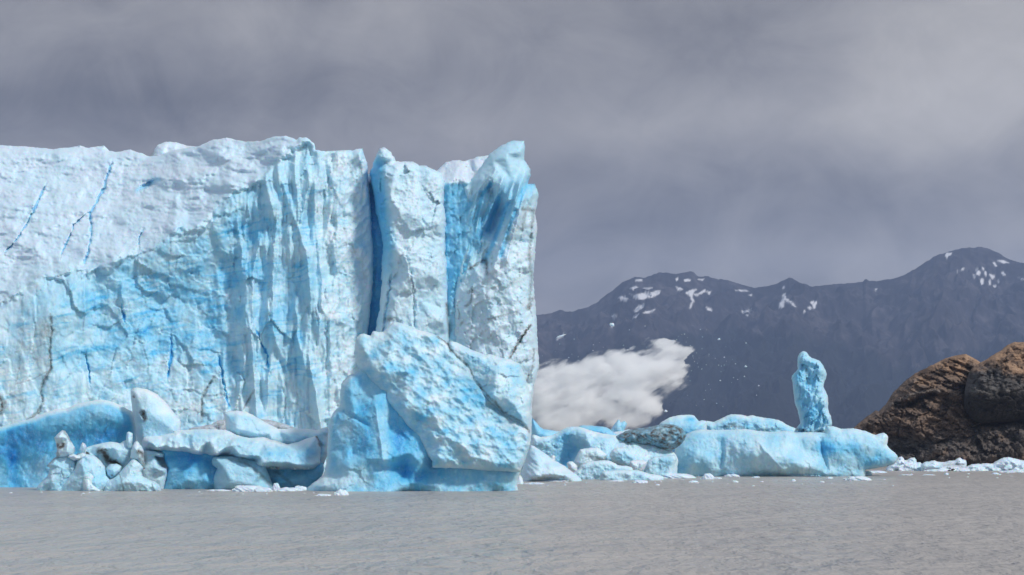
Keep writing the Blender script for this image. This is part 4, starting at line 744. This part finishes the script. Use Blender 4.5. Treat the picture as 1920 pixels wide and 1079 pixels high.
    one('ice_spire', 'e', [(950, 690), (965, 640), (1005, 590), (995, 540), (985, 500), (970, 465), (963, 430), (958, 390), (953, 350), (948, 300), (940, 272), (944, 250), (955, 235), (975, 215), (985, 200), (983, 150), (986, 110), (998, 90), (1012, 78), (1028, 73), (1045, 76), (1060, 92), (1070, 105), (1090, 122), (1115, 130), (1140, 140), (1158, 160), (1172, 180), (1186, 210), (1195, 240), (1190, 270), (1180, 290), (1173, 330), (1188, 360), (1200, 390), (1205, 440), (1205, 480), (1212, 515), (1225, 540), (1232, 570), (1236, 605), (1200, 640), (1190, 700)], 312, 'slender gnarled ice spire standing upright behind the long flat iceberg', 'ice spire',
        [(1020, 130, 1.0), (1040, 200, .2), (1048, 250, -.2), (1090, 160, 1.6), (1130, 200, 1.5), (1120, 270, .8), (1080, 310, .4), (1000, 260, 1.2), (1000, 320, 1.6), (1010, 400, 1.2), (1060, 360, 2), (1140, 330, 2), (1150, 400, 1.8), (1090, 420, 2.4), (1040, 450, 1.4), (1000, 480, .6), (1080, 520, 2.4), (1130, 500, 1.0), (1170, 460, 1.6), (1110, 590, .6), (1060, 600, .8), (1160, 600, 1), (1020, 640, 1)],
        down=880, b=.44, vb=.12, T=1.3, Tb=2.5, R=9, step=1.3, seed=92, jit=.9, top=.15, rel=lambda px, py, s: .75*facet(px*.104, py*.104, 1.5, 2.0, 31)+.12*facet(px*.104, py*.104, .7, .8, 33)+1.1*(ridged((px+.3*py)*.104/1.5, py*.104/4, 3, 4)-.5)+.15*fbm(px*.2, py*.2, 2, 4), blobs=[(1520, 775, 20, 30, .12), (1535, 745, 18, 18, -.12)], dirt=[(zo('e', [(1050, 200), (1045, 260), (1075, 320)]), 2, .35), (zo('e', [(980, 640), (1100, 655), (1190, 650)]), 3, .6)])
    one('iceberg', 'e', [(-90, 690), (-40, 640), (0, 585), (60, 550), (130, 535), (220, 530), (240, 540), (255, 557), (270, 580), (290, 572), (330, 574), (330, 660)], 330, 'low bright blue iceberg with a humped left end behind the dark gritty ice', 'iceberg', [(120, 580, 1), (200, 560, .2), (235, 580, -.6), (60, 600, 1.5), (250, 630, 2)], down=890, b=.44, vb=.2, seed=93, top=.3, blobs=[(1296, 786, 14, 5, .35)])
    one('iceberg', 'e', [(270, 680), (290, 580), (330, 575), (380, 585), (430, 560), (470, 540), (500, 530), (530, 528), (580, 533), (620, 542), (660, 535), (700, 545), (740, 555), (800, 560), (850, 570), (880, 585), (900, 600), (935, 618), (968, 630), (990, 690)], 335, 'low blue iceberg ridge on the skyline left of the gnarled spire', 'iceberg', [(400, 610, 1), (530, 570, .6), (640, 580, .8), (560, 620, 1.6), (800, 610, 1.2)], down=890, b=.42, vb=.22, seed=94, top=.3, rel=soft(335, .6, 2.5, 1.2, .12, .3, 1.6, 3), dirt=[(zo('e', [(450, 620), (530, 605), (600, 630)]), 4, .5)])
build_mid_bergs()

# ------------------------------------------------------------------ brown rocks on the right shore
CRACKS = [([(640, 330), (720, 350), (790, 375), (845, 405)], 2.2), ([(680, 190), (760, 220), (830, 250), (890, 268)], 2.4), ([(730, 165), (820, 200), (910, 235)], 1.8), ([(480, 300), (560, 270), (640, 255), (700, 290), (760, 330)], 2.0), ([(600, 440), (700, 480), (800, 540), (900, 640)], 2.4), ([(560, 500), (680, 560), (800, 620), (860, 680)], 2.2), ([(520, 560), (620, 540), (700, 520)], 1.8),
          ([(500, 640), (600, 600), (720, 590)], 2.2), ([(420, 520), (400, 600), (380, 700)], 2.4), ([(540, 600), (560, 680), (640, 760), (760, 700)], 2.0), ([(300, 500), (280, 580), (330, 660)], 2.0), ([(200, 560), (260, 600), (300, 680)], 1.8), ([(700, 640), (780, 700), (720, 760)], 2.0), ([(860, 330), (845, 420), (850, 520)], 2.6), ([(440, 350), (520, 330), (600, 340)], 1.5), ([(760, 240), (820, 300), (850, 330)], 1.6), ([(640, 460), (610, 520), (560, 560)], 1.6), ([(740, 510), (700, 560)], 1.6), ([(800, 555), (770, 610)], 1.6)]
def build_rocks():
    Y = 470; k = Y/F
    def strata(ang, per, amp, seed):
        c, s_ = math.cos(ang), math.sin(ang)
        def f(px, py, s):
            u0, v0 = px*k, py*k; v = v0*c-u0*s_+.8*fbm(u0/6, v0/6, seed, 3); u = u0*c+v0*s_
            t = v/per; fr = t-np.floor(t)
            step = (np.floor(t)+sstep(.0, .35, fr))
            return amp*(fr**1.5-.5)*(.6+.8*perlin(u/5, np.floor(t)*3.1, seed))
        return f
    o = solid('rock_dome', zo('f', [(70, 645), (110, 612), (150, 580), (195, 548), (230, 522), (250, 530), (275, 505), (300, 480), (325, 435), (350, 400), (390, 358), (430, 320), (465, 292), (500, 265), (570, 230), (650, 190), (700, 165), (750, 145), (800, 133), (860, 128), (910, 150), (955, 180), (1050, 300), (1100, 560), (1100, 950), (60, 950), (40, 800)]), Y, ROCK, None, step=1.6, T=5, Tb=22, R=22, jit=1.1, seed=101, warp=3,
        ctrl=zo('f', [(250, 590, 3), (400, 420, 2.5), (500, 400, 5.5), (640, 380, 7), (760, 400, 7.5), (830, 480, 6), (500, 470, 3.0), (600, 440, 4.6), (700, 470, 6.0), (640, 300, 3.5), (800, 250, 2.5), (860, 200, 0), (700, 220, 1.5), (900, 260, 1), (600, 560, 9), (720, 600, 9), (480, 640, 9), (400, 560, 6), (330, 620, 6), (360, 720, 4), (560, 760, 8), (440, 780, 5), (830, 620, 9), (900, 650, 8), (600, 850, 10), (900, 800, 12), (300, 850, 4)]),
        relief=both(strata(.45, 1.9, 1.2, 3), strata(-.55, 3.0, .7, 5), lambda px, py, s: 1.9*facet(px*k+.4*py*k, py*k-.3*px*k, 4.6, 2.2, 51, .12)+.9*facet(px*k+.4*py*k, py*k-.3*px*k, 1.6, .8, 53, .15)+.5*fbm(px*k/5, py*k/4, 3, 3), lines(*[(zo('f', p), w, -1.3) for p, w in CRACKS]), lambda px, py, s: .9*(ridged((px*.90-py*.43)*k/7+.2*fbm(px*k/3, py*k/3, 1, 3), (py*.90+px*.43)*k/.85, 4, 4)-.5)*(px > 1735)+.9*(ridged((px*.75+py*.66)*k/6, (py*.75-px*.66)*k/.9+.3*fbm(px*k/3, py*k/3, 1, 3), 9, 4)-.5)*(px <= 1735), lines((zo('f', [(330, 480), (420, 440), (520, 400), (620, 385), (700, 400), (760, 430)]), 5, 1.2), (zo('f', [(370, 485), (450, 490), (540, 440), (640, 405), (720, 440)]), 7, -2.0), (zo('f', [(650, 190), (720, 215), (800, 250), (870, 270)]), 3, -.9))),
        tint=lambda px, py, s, r: (np.clip(1.1-sstep(690, 720, py+30*fbm(px/40, py/40, 2, 3)+np.maximum(0, px-1760)*.15)*.62-sstep(805, 840, py)*.5, 0, 1), np.maximum(.9*np.clip(1.2-segdist(px, py, zo('f', [(370, 485), (450, 490), (540, 440), (640, 405)]))/9, 0, 1), .75*np.clip(1.3-segdist(px, py, zo('f', [(560, 240), (630, 270)]))/12, 0, 1)), .8*np.clip(1.2-segdist(px, py, zo('f', [(330, 480), (420, 440), (520, 395), (620, 380), (700, 395)]))/4, 0, 1)))  # dark band under the arc and dull lower faces are painted shade
    tag(o, 'brown layered rock dome on the right shore left of the rounded dark boulder', 'rock')
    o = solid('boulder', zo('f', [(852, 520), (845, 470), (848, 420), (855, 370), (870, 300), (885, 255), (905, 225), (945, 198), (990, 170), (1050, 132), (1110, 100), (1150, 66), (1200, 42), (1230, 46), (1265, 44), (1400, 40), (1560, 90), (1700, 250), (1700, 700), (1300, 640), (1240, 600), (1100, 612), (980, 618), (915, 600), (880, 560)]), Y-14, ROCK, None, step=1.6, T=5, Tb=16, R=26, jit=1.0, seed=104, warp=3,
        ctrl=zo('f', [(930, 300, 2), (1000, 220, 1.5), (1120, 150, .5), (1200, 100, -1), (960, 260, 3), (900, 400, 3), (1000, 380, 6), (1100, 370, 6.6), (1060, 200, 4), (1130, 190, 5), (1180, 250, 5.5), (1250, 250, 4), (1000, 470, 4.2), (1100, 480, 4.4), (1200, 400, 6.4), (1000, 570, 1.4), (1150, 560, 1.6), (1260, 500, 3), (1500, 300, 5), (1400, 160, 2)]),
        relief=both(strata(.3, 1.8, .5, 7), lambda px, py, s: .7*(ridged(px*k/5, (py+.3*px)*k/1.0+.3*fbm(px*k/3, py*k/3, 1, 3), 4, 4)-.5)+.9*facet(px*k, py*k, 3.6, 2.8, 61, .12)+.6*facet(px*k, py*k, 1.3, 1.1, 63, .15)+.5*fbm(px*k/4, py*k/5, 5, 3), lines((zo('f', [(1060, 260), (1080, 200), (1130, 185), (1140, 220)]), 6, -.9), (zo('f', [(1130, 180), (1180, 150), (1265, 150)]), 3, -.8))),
        tint=lambda px, py, s, r: (np.clip(1.0-sstep(0, 22, py-np.interp(px, [1805, 1830, 1870, 1885, 1920, 2000], [690, 682, 676, 690, 700, 690])+10*fbm(px/14, py/14, 2, 4)), 0, 1)*.95, np.maximum(.85*sstep(732, 745, py+8*fbm(px/12, py/8, 3, 3)), .8*sstep(0, .4, fbm(px/14, py/30, 6.6, 4))*sstep(670, 690, py)), .6*np.exp(-((py-733-5*fbm(px/15, py/15, 4, 3))/7)**2)*sstep(1815, 1830, px)))  # belly under the overhang darkened as painted shade
    tag(o, 'rounded boulder with tan top and belly painted dark as shade at the right edge', 'boulder')
    Yb = 462; kb = Yb/F
    def blocks(px, py, s):
        u, v = px*kb, py*kb; a = .55; p, q = u*math.cos(a)+v*math.sin(a), v*math.cos(a)-u*math.sin(a)
        return 1.6*facet(p, q, 4.2, 2.6, 71, .25)+1.0*facet(p, q, 1.9, 1.3, 73, .25)+.45*facet(p, q, .8, .6, 75)+1.0*fbm(u/6, v/4, 3, 4)
    o = solid('rock_ledge', zo('f', [(480, 1000), (485, 840), (520, 790), (560, 750), (630, 722), (700, 700), (800, 670), (900, 640), (950, 615), (1000, 598), (1060, 600), (1120, 585), (1180, 565), (1250, 545), (1400, 520), (1700, 480), (1700, 1000)]), Yb, ROCK, None, step=1.6, T=4, Tb=14, R=20, jit=1.6, seed=107, warp=3,
        ctrl=zo('f', [(560, 840, 3), (640, 790, 5), (760, 780, 6), (900, 720, 5), (960, 700, 6.5), (980, 740, 5), (1050, 660, 5.5), (1100, 760, 8), (1200, 650, 6), (1200, 800, 10), (800, 860, 9), (1000, 850, 9), (620, 870, 6), (1400, 700, 8)]), relief=blocks,
        tint=lambda px, py, s, r: (.12+.3*sstep(.15, .5, fbm(px/18, py/18, 2.2, 4)), .8*np.exp(-np.hypot((px-1840)/8, (py-822)/14)**2), .25*sstep(.2, .6, fbm(px/12, py/10, 8, 4))))
    tag(o, 'low jumbled dark grey rock ledge at the water below the rounded boulder', 'rock')
build_rocks()

# ------------------------------------------------------------------ brash ice along the right shore and loose floes
def build_floes():
    for i, (p, Y, lab) in enumerate([([(285, 990), (300, 925), (320, 905), (350, 882), (370, 862), (392, 846), (412, 840), (425, 855), (432, 868), (450, 866), (470, 852), (500, 849), (512, 862), (516, 885), (540, 880), (560, 900), (575, 930), (570, 990)], 372, 'pointed white brash ice hummock beside the right end of the long flat iceberg'),
                                    ([(540, 990), (545, 900), (570, 880), (600, 876), (640, 868), (670, 878), (720, 886), (760, 892), (800, 905), (850, 920), (890, 930), (890, 990)], 368, 'low white brash ice ridge under the middle of the dark rocks'),
                                    ([(690, 960), (705, 882), (740, 872), (780, 868), (800, 852), (820, 848), (835, 862), (862, 866), (866, 884), (860, 960)], 384, 'greyish brash ice hummock close under the dark grey rock ledge'),
                                    ([(820, 990), (840, 920), (900, 895), (960, 892), (1000, 886), (1050, 890), (1085, 868), (1120, 850), (1155, 843), (1195, 852), (1240, 866), (1300, 872), (1400, 880), (1400, 990)], 372, 'broad peaked white brash ice hummock at the right edge of the water')]):
        o = solid('brash_ice', zo('f', p), Y, FLOE, None, step=1.3, T=3, Tb=4, R=14, jit=1.2, seed=120+i, relief=lambda px, py, s: .8*facet(px*.124, py*.124, 1.8, .9, 81)+.5*fbm(px*.08, py*.12, 3, 4), tint=hue(Y, .14, .16, seed=i+40, snow=.3, dirt=[(zo('f', [(700, 905), (800, 900), (830, 910)]), 6, .4)] if i else ()))
        tag(o, lab, 'brash ice')
    def lump(name, seed, n=5, flat=.5, detail=.35):
        import bmesh
        bm = bmesh.new(); bmesh.ops.create_icosphere(bm, subdivisions=n, radius=1.0)
        c = np.array([v.co[:] for v in bm.verts])
        w = c+.3*np.stack([fbm(c[:, 0]*1.2+c[:, 2], c[:, 1]*1.2, seed+i*3.3, 3) for i in range(3)], 1)
        h = 1+detail*fbm(w[:, 0]*1.6+w[:, 2]*1.1, w[:, 1]*1.6-w[:, 2]*.7, seed+.4, 4)+.28*facet(w[:, 0]+w[:, 2]*.6+3, w[:, 1]-w[:, 2]*.6+3, .7, .7, seed)
        c = c*h[:, None]; c[:, 2] = np.where(c[:, 2] > 0, c[:, 2], c[:, 2]*.4)
        f = np.array([[v.index for v in q.verts] for q in bm.faces], np.int32); bm.free()
        return to_mesh(name, c, f, np.stack([.06+.10*np.abs(fbm(c[:, 0], c[:, 1], seed, 3)), 0*h, .5+0*h], 1))
    protos = [lump('ice_floe', s) for s in range(6)]
    for m in protos: m.materials.append(FLOE)
    big = bpy.data.meshes
    def floe(px, py, wpx, hpx, i, label, group=None, name='ice_floe', ry=.7):
        Y = H*F/(py-HZ); o = bpy.data.objects.new(name, protos[i % 6]); sc.collection.objects.link(o)
        w = wpx/2*Y/F; o.scale = (w, w*ry, hpx*Y/F*.95); o.location = ((px-CX)/F*Y, Y, -.04); o.rotation_euler.z = 0.0
        return tag(o, label, 'ice floe', group)
    floe(640, 929, 24, 11, 0, 'white ice floe with a pointed top alone in front of the tallest iceberg'); floe(606, 930, 30, 4, 1, 'flat thin white ice floe just left of the pointed floe')
    for j, (x, y, w, h, l) in enumerate([(408, 921, 42, 3.5, 'thin flat white ice floe leftmost in front of the tabular shelf iceberg'), (462, 921.5, 52, 11, 'longest white ice floe in front of the tabular shelf iceberg'), (494, 922, 36, 9, 'bluish white ice floe right of the longest floe by the shelf iceberg'),
                                         (517, 919, 16, 12, 'small upright white ice floe between the shelf and the tallest iceberg'), (540, 921, 46, 7, 'low pale ice floe nearest the left foot of the tallest iceberg'), (562, 920, 26, 9, 'wedge shaped white ice floe touching the left foot of the tallest iceberg'),
                                         (20, 925, 7, 2.2, 'tiny white ice floe below the clear blue arch'), (970, 908, 16, 17, 'small white ice lump with a dark spot by the right foot of the tallest iceberg'), (1045, 903, 46, 4, 'thin white ice floe below the white wedge'), (1000, 908, 40, 3, 'thin slush strip at the right foot of the tallest iceberg'),
                                         (1156, 903, 26, 3, 'short thin white ice floe in front of the low ledge'), (1200, 906, 28, 6, 'plump white ice floe farthest forward in front of the low ledge'), (1233, 910.5, 8, 3, 'tiny white ice floe right of the plump one'), (1262, 897, 60, 9, 'long white ice floe at the left foot of the long flat iceberg'),
                                         (1295, 891, 44, 6, 'low white ice floe along the left end of the long flat iceberg'), (1326, 899, 24, 10, 'peaked little white ice floe before the left end of the long flat iceberg'), (1300, 905, 18, 4, 'little flat ice floe below the peaked floe'), (1347, 898, 12, 3, 'tiny flat ice floe right of the peaked floe'),
                                         (1372, 894, 26, 5, 'low narrow ice floe under the middle of the long flat iceberg'), (1378, 905, 10, 4, 'tiny white ice floe alone below the narrow floe'), (1418, 896, 14, 3, 'tiny flat white ice floe right of the narrow floe'), (1487, 903, 9, 4, 'tiny round white ice floe alone right of centre'),
                                         (1522, 893.5, 46, 5, 'thin white ice floe left of the largest floe on the right'), (1590, 892, 84, 11, 'largest white ice floe below the right end of the long flat iceberg'), (1607, 901, 46, 8, 'greyish white ice floe in front of the largest floe'), (1541, 905, 8, 3, 'tiny ice floe left of the greyish floe'),
                                         (1556, 898, 12, 4, 'small ice floe between the thin floe and the greyish floe'), (1640, 887, 40, 4, 'thin ice strip between the long flat iceberg and the brash ice'), (1755, 884, 40, 4, 'thin white ice floe left of the small black stone'), (1803, 884, 28, 4, 'thin white ice floe right of the small black stone'),
                                         (1697, 891.5, 22, 2, 'faint thin ice strip below the brash ice'), (1740, 891.5, 22, 2, 'faint thin ice strip below the small black stone'), (1775, 891, 7, 5, 'tiny upright ice chip below the small black stone'), (1865, 889.5, 14, 3, 'tiny thin ice floe near the right edge'), (1900, 886, 60, 4, 'thin ice strip below the broad hummock at the right edge'), (1090, 893, 60, 8, 'white slushy ice between the wedge and the low ledge'), (1120, 899, 30, 3, 'slim ice strip in front of the white slushy ice')]):
        floe(x, y, w, h, j+2, l)
    rs = random.Random(5)
    for j in range(46):
        c = rs.choice([(1250, 1680, 893, 912), (1240, 1440, 896, 908), (980, 1240, 903, 912), (380, 600, 924, 932), (1640, 1910, 887, 897), (60, 400, 923, 929)])
        floe(rs.uniform(c[0], c[1]), rs.uniform(c[2], c[3]), rs.uniform(2.2, 7), rs.uniform(.8, 2.2), j, 'tiny scrap of white brash ice afloat near the foot of the icebergs', 'scraps of brash ice on the lake', 'ice_scrap')
    for j in range(5): floe(rs.uniform(100, 1850), rs.uniform(950, 1055), 4, 1.2, j, 'tiny ice scrap alone on the open grey water', 'ice scraps on the open water', 'ice_scrap')
    st = bpy.data.objects.new('stone', lump('stone', 9, 4)); sc.collection.objects.link(st); st.data.materials.append(ROCK)
    a = st.data.attributes['tint']; a.data.foreach_set('color', np.tile([0, 1, 0, 1.0], len(st.data.vertices)).astype(np.float32))
    Y = H*F/(883.5-HZ); st.location = ((1785-CX)/F*Y, Y, .15); st.scale = (.55, .5, .4)
    tag(st, 'small black stone in the brash ice at the right shore', 'stone')
    # fragments thrown up by the fall of ice
    chips = [lump('ice_fragment', 20+s, 2, .9, .5) for s in range(4)]
    for m in chips: m.materials.append(FLOE)
    def chip(px, py, r, label, group, Y=362, sx=1.0, rot=0.0):
        o = bpy.data.objects.new('ice_fragment', chips[rs.randrange(4)]); sc.collection.objects.link(o)
        r = r*Y/F*1.05; o.scale = (r*sx, r, r); o.location = W(px, py, Y); o.rotation_euler = (0, rot, 0); return tag(o, label, 'ice fragment', group)
    chip(1050, 632, 2.0, 'elongated white ice fragment flying at upper left above the splash', None, sx=4.2, rot=-.4)
    chip(1147, 610, 4.0, 'largest ragged white ice fragment flying high above the splash', None, rot=.5); chip(1248, 772, 2.6, 'round white ice fragment under the right side of the splash', None)
    chip(1348, 637, 2.2, 'bright white ice fragment flying right of the top of the splash', None); chip(1398, 688, 2.0, 'bright white ice fragment flying far right of the splash', None)
    P = zoomed(980, 600, 4.174, [(835, 80, 1), (958, 50, 1), (402, 152, 1), (290, 190, .7), (553, 197, 1), (550, 242, 1.2), (630, 215, .8), (185, 342, 1), (360, 297, 1), (435, 290, .7), (385, 270, .6), (155, 283, .6), (1267, 113, 1.2), (1245, 116, .6), (1390, 77, 1.1), (1440, 80, .6), (1407, 135, .9), (1175, 162, 1), (1205, 157, 1), (1312, 203, 1), (1280, 175, .6), (1748, 183, 1.3),
        (1590, 213, .6), (1403, 228, .8), (1577, 295, 1.5), (1332, 284, .9), (1507, 302, .8), (1458, 270, .9), (1457, 283, .6), (1597, 325, .6), (1642, 313, .5), (1533, 356, .9), (1555, 363, .9), (1577, 355, .8), (1665, 346, 1.1), (1402, 386, 1), (1375, 370, .8), (1437, 353, .8), (1367, 340, .7), (1345, 328, .9), (1552, 408, .7), (1735, 445, 1.4), (1650, 454, 1), (1682, 468, 1), (1635, 491, .6),
        (1546, 477, 1.5), (1847, 517, 1.5), (1830, 591, 1.1), (1457, 506, .8), (1470, 545, .6), (1432, 553, .7), (1290, 592, .6), (1420, 625, 1), (1518, 655, 1.3), (1567, 680, .6), (1360, 672, .5), (1310, 478, .8), (1320, 400, .8), (820, 235, 1), (840, 220, .9), (788, 200, .8), (912, 255, .8), (880, 210, .7), (970, 215, .6), (1360, 260, .7), (1335, 300, .7), (1380, 300, .5), (1290, 140, .5), (1220, 130, .5), (440, 320, 1), (600, 180, .5), (255, 250, .5)])
    for x, y, r in P: chip(x, y, r*.85, 'tiny white ice fragment thrown through the air by the splash', 'ice fragments flying from the splash', 362+rs.uniform(-6, 6))
build_floes()

# ------------------------------------------------------------------ the burst of spray where ice has fallen
PUFFS = [(1235, 285, 105, 80, -.3), (1110, 250, 190, 95, -.45), (1215, 430, 120, 70, -.2), (1080, 380, 230, 150, -.5), (900, 420, 260, 170, -.5), (740, 310, 130, 90, -.55), (620, 400, 240, 130, -.5), (420, 450, 260, 140, -.4), (250, 480, 230, 140, -.3), (120, 600, 230, 230, 0), (450, 620, 330, 180, -.3), (820, 560, 330, 170, -.45), (980, 660, 150, 100, -.6), (300, 800, 330, 150, 0), (700, 760, 330, 130, -.2), (40, 480, 120, 120, 0)]
def build_splash():
    Y = 366; k = Y/F
    z = lambda p: zoomed(980, 600, 4.174, p)
    ol = z([(-60, 1000), (-60, 420), (20, 400), (90, 380), (150, 355), (200, 325), (260, 310), (330, 300), (370, 315), (430, 318), (470, 312), (520, 285), (580, 255), (640, 235), (700, 220), (760, 212), (800, 218), (815, 240), (835, 235), (860, 205), (890, 185), (930, 168), (980, 158), (1030, 165), (1090, 160), (1150, 175), (1200, 178), (1260, 182), (1300, 200), (1325, 225), (1335, 255), (1300, 275), (1265, 295), (1240, 325), (1245, 350), (1290, 355), (1330, 375), (1340, 395), (1320, 430),
            (1300, 460), (1308, 495), (1290, 515), (1230, 535), (1190, 560), (1140, 585), (1105, 610), (1085, 650), (1120, 690), (1090, 740), (1040, 780), (990, 820), (960, 900), (960, 1000)])
    ol = [(a, b) for a, b in ol]
    m = bpy.data.materials.new('spray'); m.use_nodes = True; t = NT(m.node_tree)
    m.node_tree.nodes.remove(m.node_tree.nodes['Principled BSDF'])
    pos = t.n('ShaderNodeNewGeometry').outputs['Position']
    a = .45   # streaks lie along the direction of the throw
    rot = t.n('ShaderNodeVectorRotate', rotation_type='Y_AXIS'); t.set(rot.inputs['Vector'], pos); rot.inputs['Angle'].default_value = a
    R_ = rot.outputs[0]
    warp = t.vm('MULTIPLY', t.vm('SUBTRACT', t.noise(t.scale(R_, .10, .14, .26), 1.0, 5, .62, 0, 1), (.5, .5, .5)), (13.0, 9.0, 9.0))
    wp = t.vm('ADD', pos, warp)
    fld = None
    for cx, cy_, rx, ry, an in PUFFS:                          # overlapping puffs, each an ellipsoid of its own size and lean
        c = W(980+cx/4.174, 600+cy_/4.174, Y)
        q = t.vm('SUBTRACT', wp, c)
        rr = t.n('ShaderNodeVectorRotate', rotation_type='Y_AXIS'); t.set(rr.inputs['Vector'], q); rr.inputs['Angle'].default_value = an
        rx *= k/4.174; ry *= k/4.174
        q = t.scale(rr.outputs[0], 1/rx, 1/min(rx, ry, 9.0), 1/ry)
        dd = t.n('ShaderNodeVectorMath', operation='LENGTH'); t.set(dd.inputs[0], q)
        f = t.m('SUBTRACT', 1.0, dd.outputs['Value'])
        fld = f if fld is None else t.m('SMOOTH_MAX', fld, f, .35)
    fine = t.noise(t.scale(R_, .20, .30, .52), 1.0, 8, .66, .7)
    dens = t.mr(t.m('ADD', fld, t.m('MULTIPLY', t.m('SUBTRACT', fine, .5), 1.55)), .03, .50, 0.0, 1.0, True)
    v = t.n('ShaderNodeVolumePrincipled'); v.inputs['Color'].default_value = (.994, .996, 1.0, 1); v.inputs['Anisotropy'].default_value = .0
    t.set(v.inputs['Density'], t.m('MULTIPLY', dens, .9)); m.cycles.volume_step_rate = .35
    t.set(m.node_tree.nodes['Material Output'].inputs['Volume'], v.outputs[0])
    def puffs(px, py, s):
        u, w = px*k, py*k; p, q = u*.9-w*.43, w*.9+u*.43
        return 3.2*fbm(p/7, q/4.5, 3, 5)+1.6*(1-np.clip(worley(p/5, q/3.2, 4)[0], 0, 1))
    cxy = np.mean(ol, 0); ol = [(a+(a-cxy[0])*.07, b+(b-cxy[1])*.10) for a, b in ol]
    o = solid('splash', ol, Y, m, None, step=2.6, T=10, Tb=11, R=40, jit=3.0, seed=140, relief=puffs, pw=2.0, warp=5)
    tag(o, 'cloud of white spray bursting from the water at the right foot of the glacier', 'splash')
build_splash()

# ------------------------------------------------------------------ the air between here and the mountains
def build_haze():
    m = bpy.data.materials.new('haze'); m.use_nodes = True; t = NT(m.node_tree)
    m.node_tree.nodes.remove(m.node_tree.nodes['Principled BSDF'])
    v = t.n('ShaderNodeVolumePrincipled'); v.inputs['Color'].default_value = HAZE_COL; v.inputs['Density'].default_value = HAZE
    t.set(m.node_tree.nodes['Material Output'].inputs['Volume'], v.outputs[0])
    x, y0, y1, z0, z1 = 9000, -400, 11500, -60, 1350
    co = [(a, b, c) for a in (-x, x) for b in (y0, y1) for c in (z0, z1)]
    q = [(0, 1, 3, 2), (4, 6, 7, 5), (0, 4, 5, 1), (2, 3, 7, 6), (0, 2, 6, 4), (1, 5, 7, 3)]
    o = link('haze', to_mesh('haze', np.array(co, float), np.array(q), smooth=False), m); tag(o, kind='stuff')
HAZE, HAZE_COL = 0.000050, (.49, .65, 1.0, 1)
build_haze()
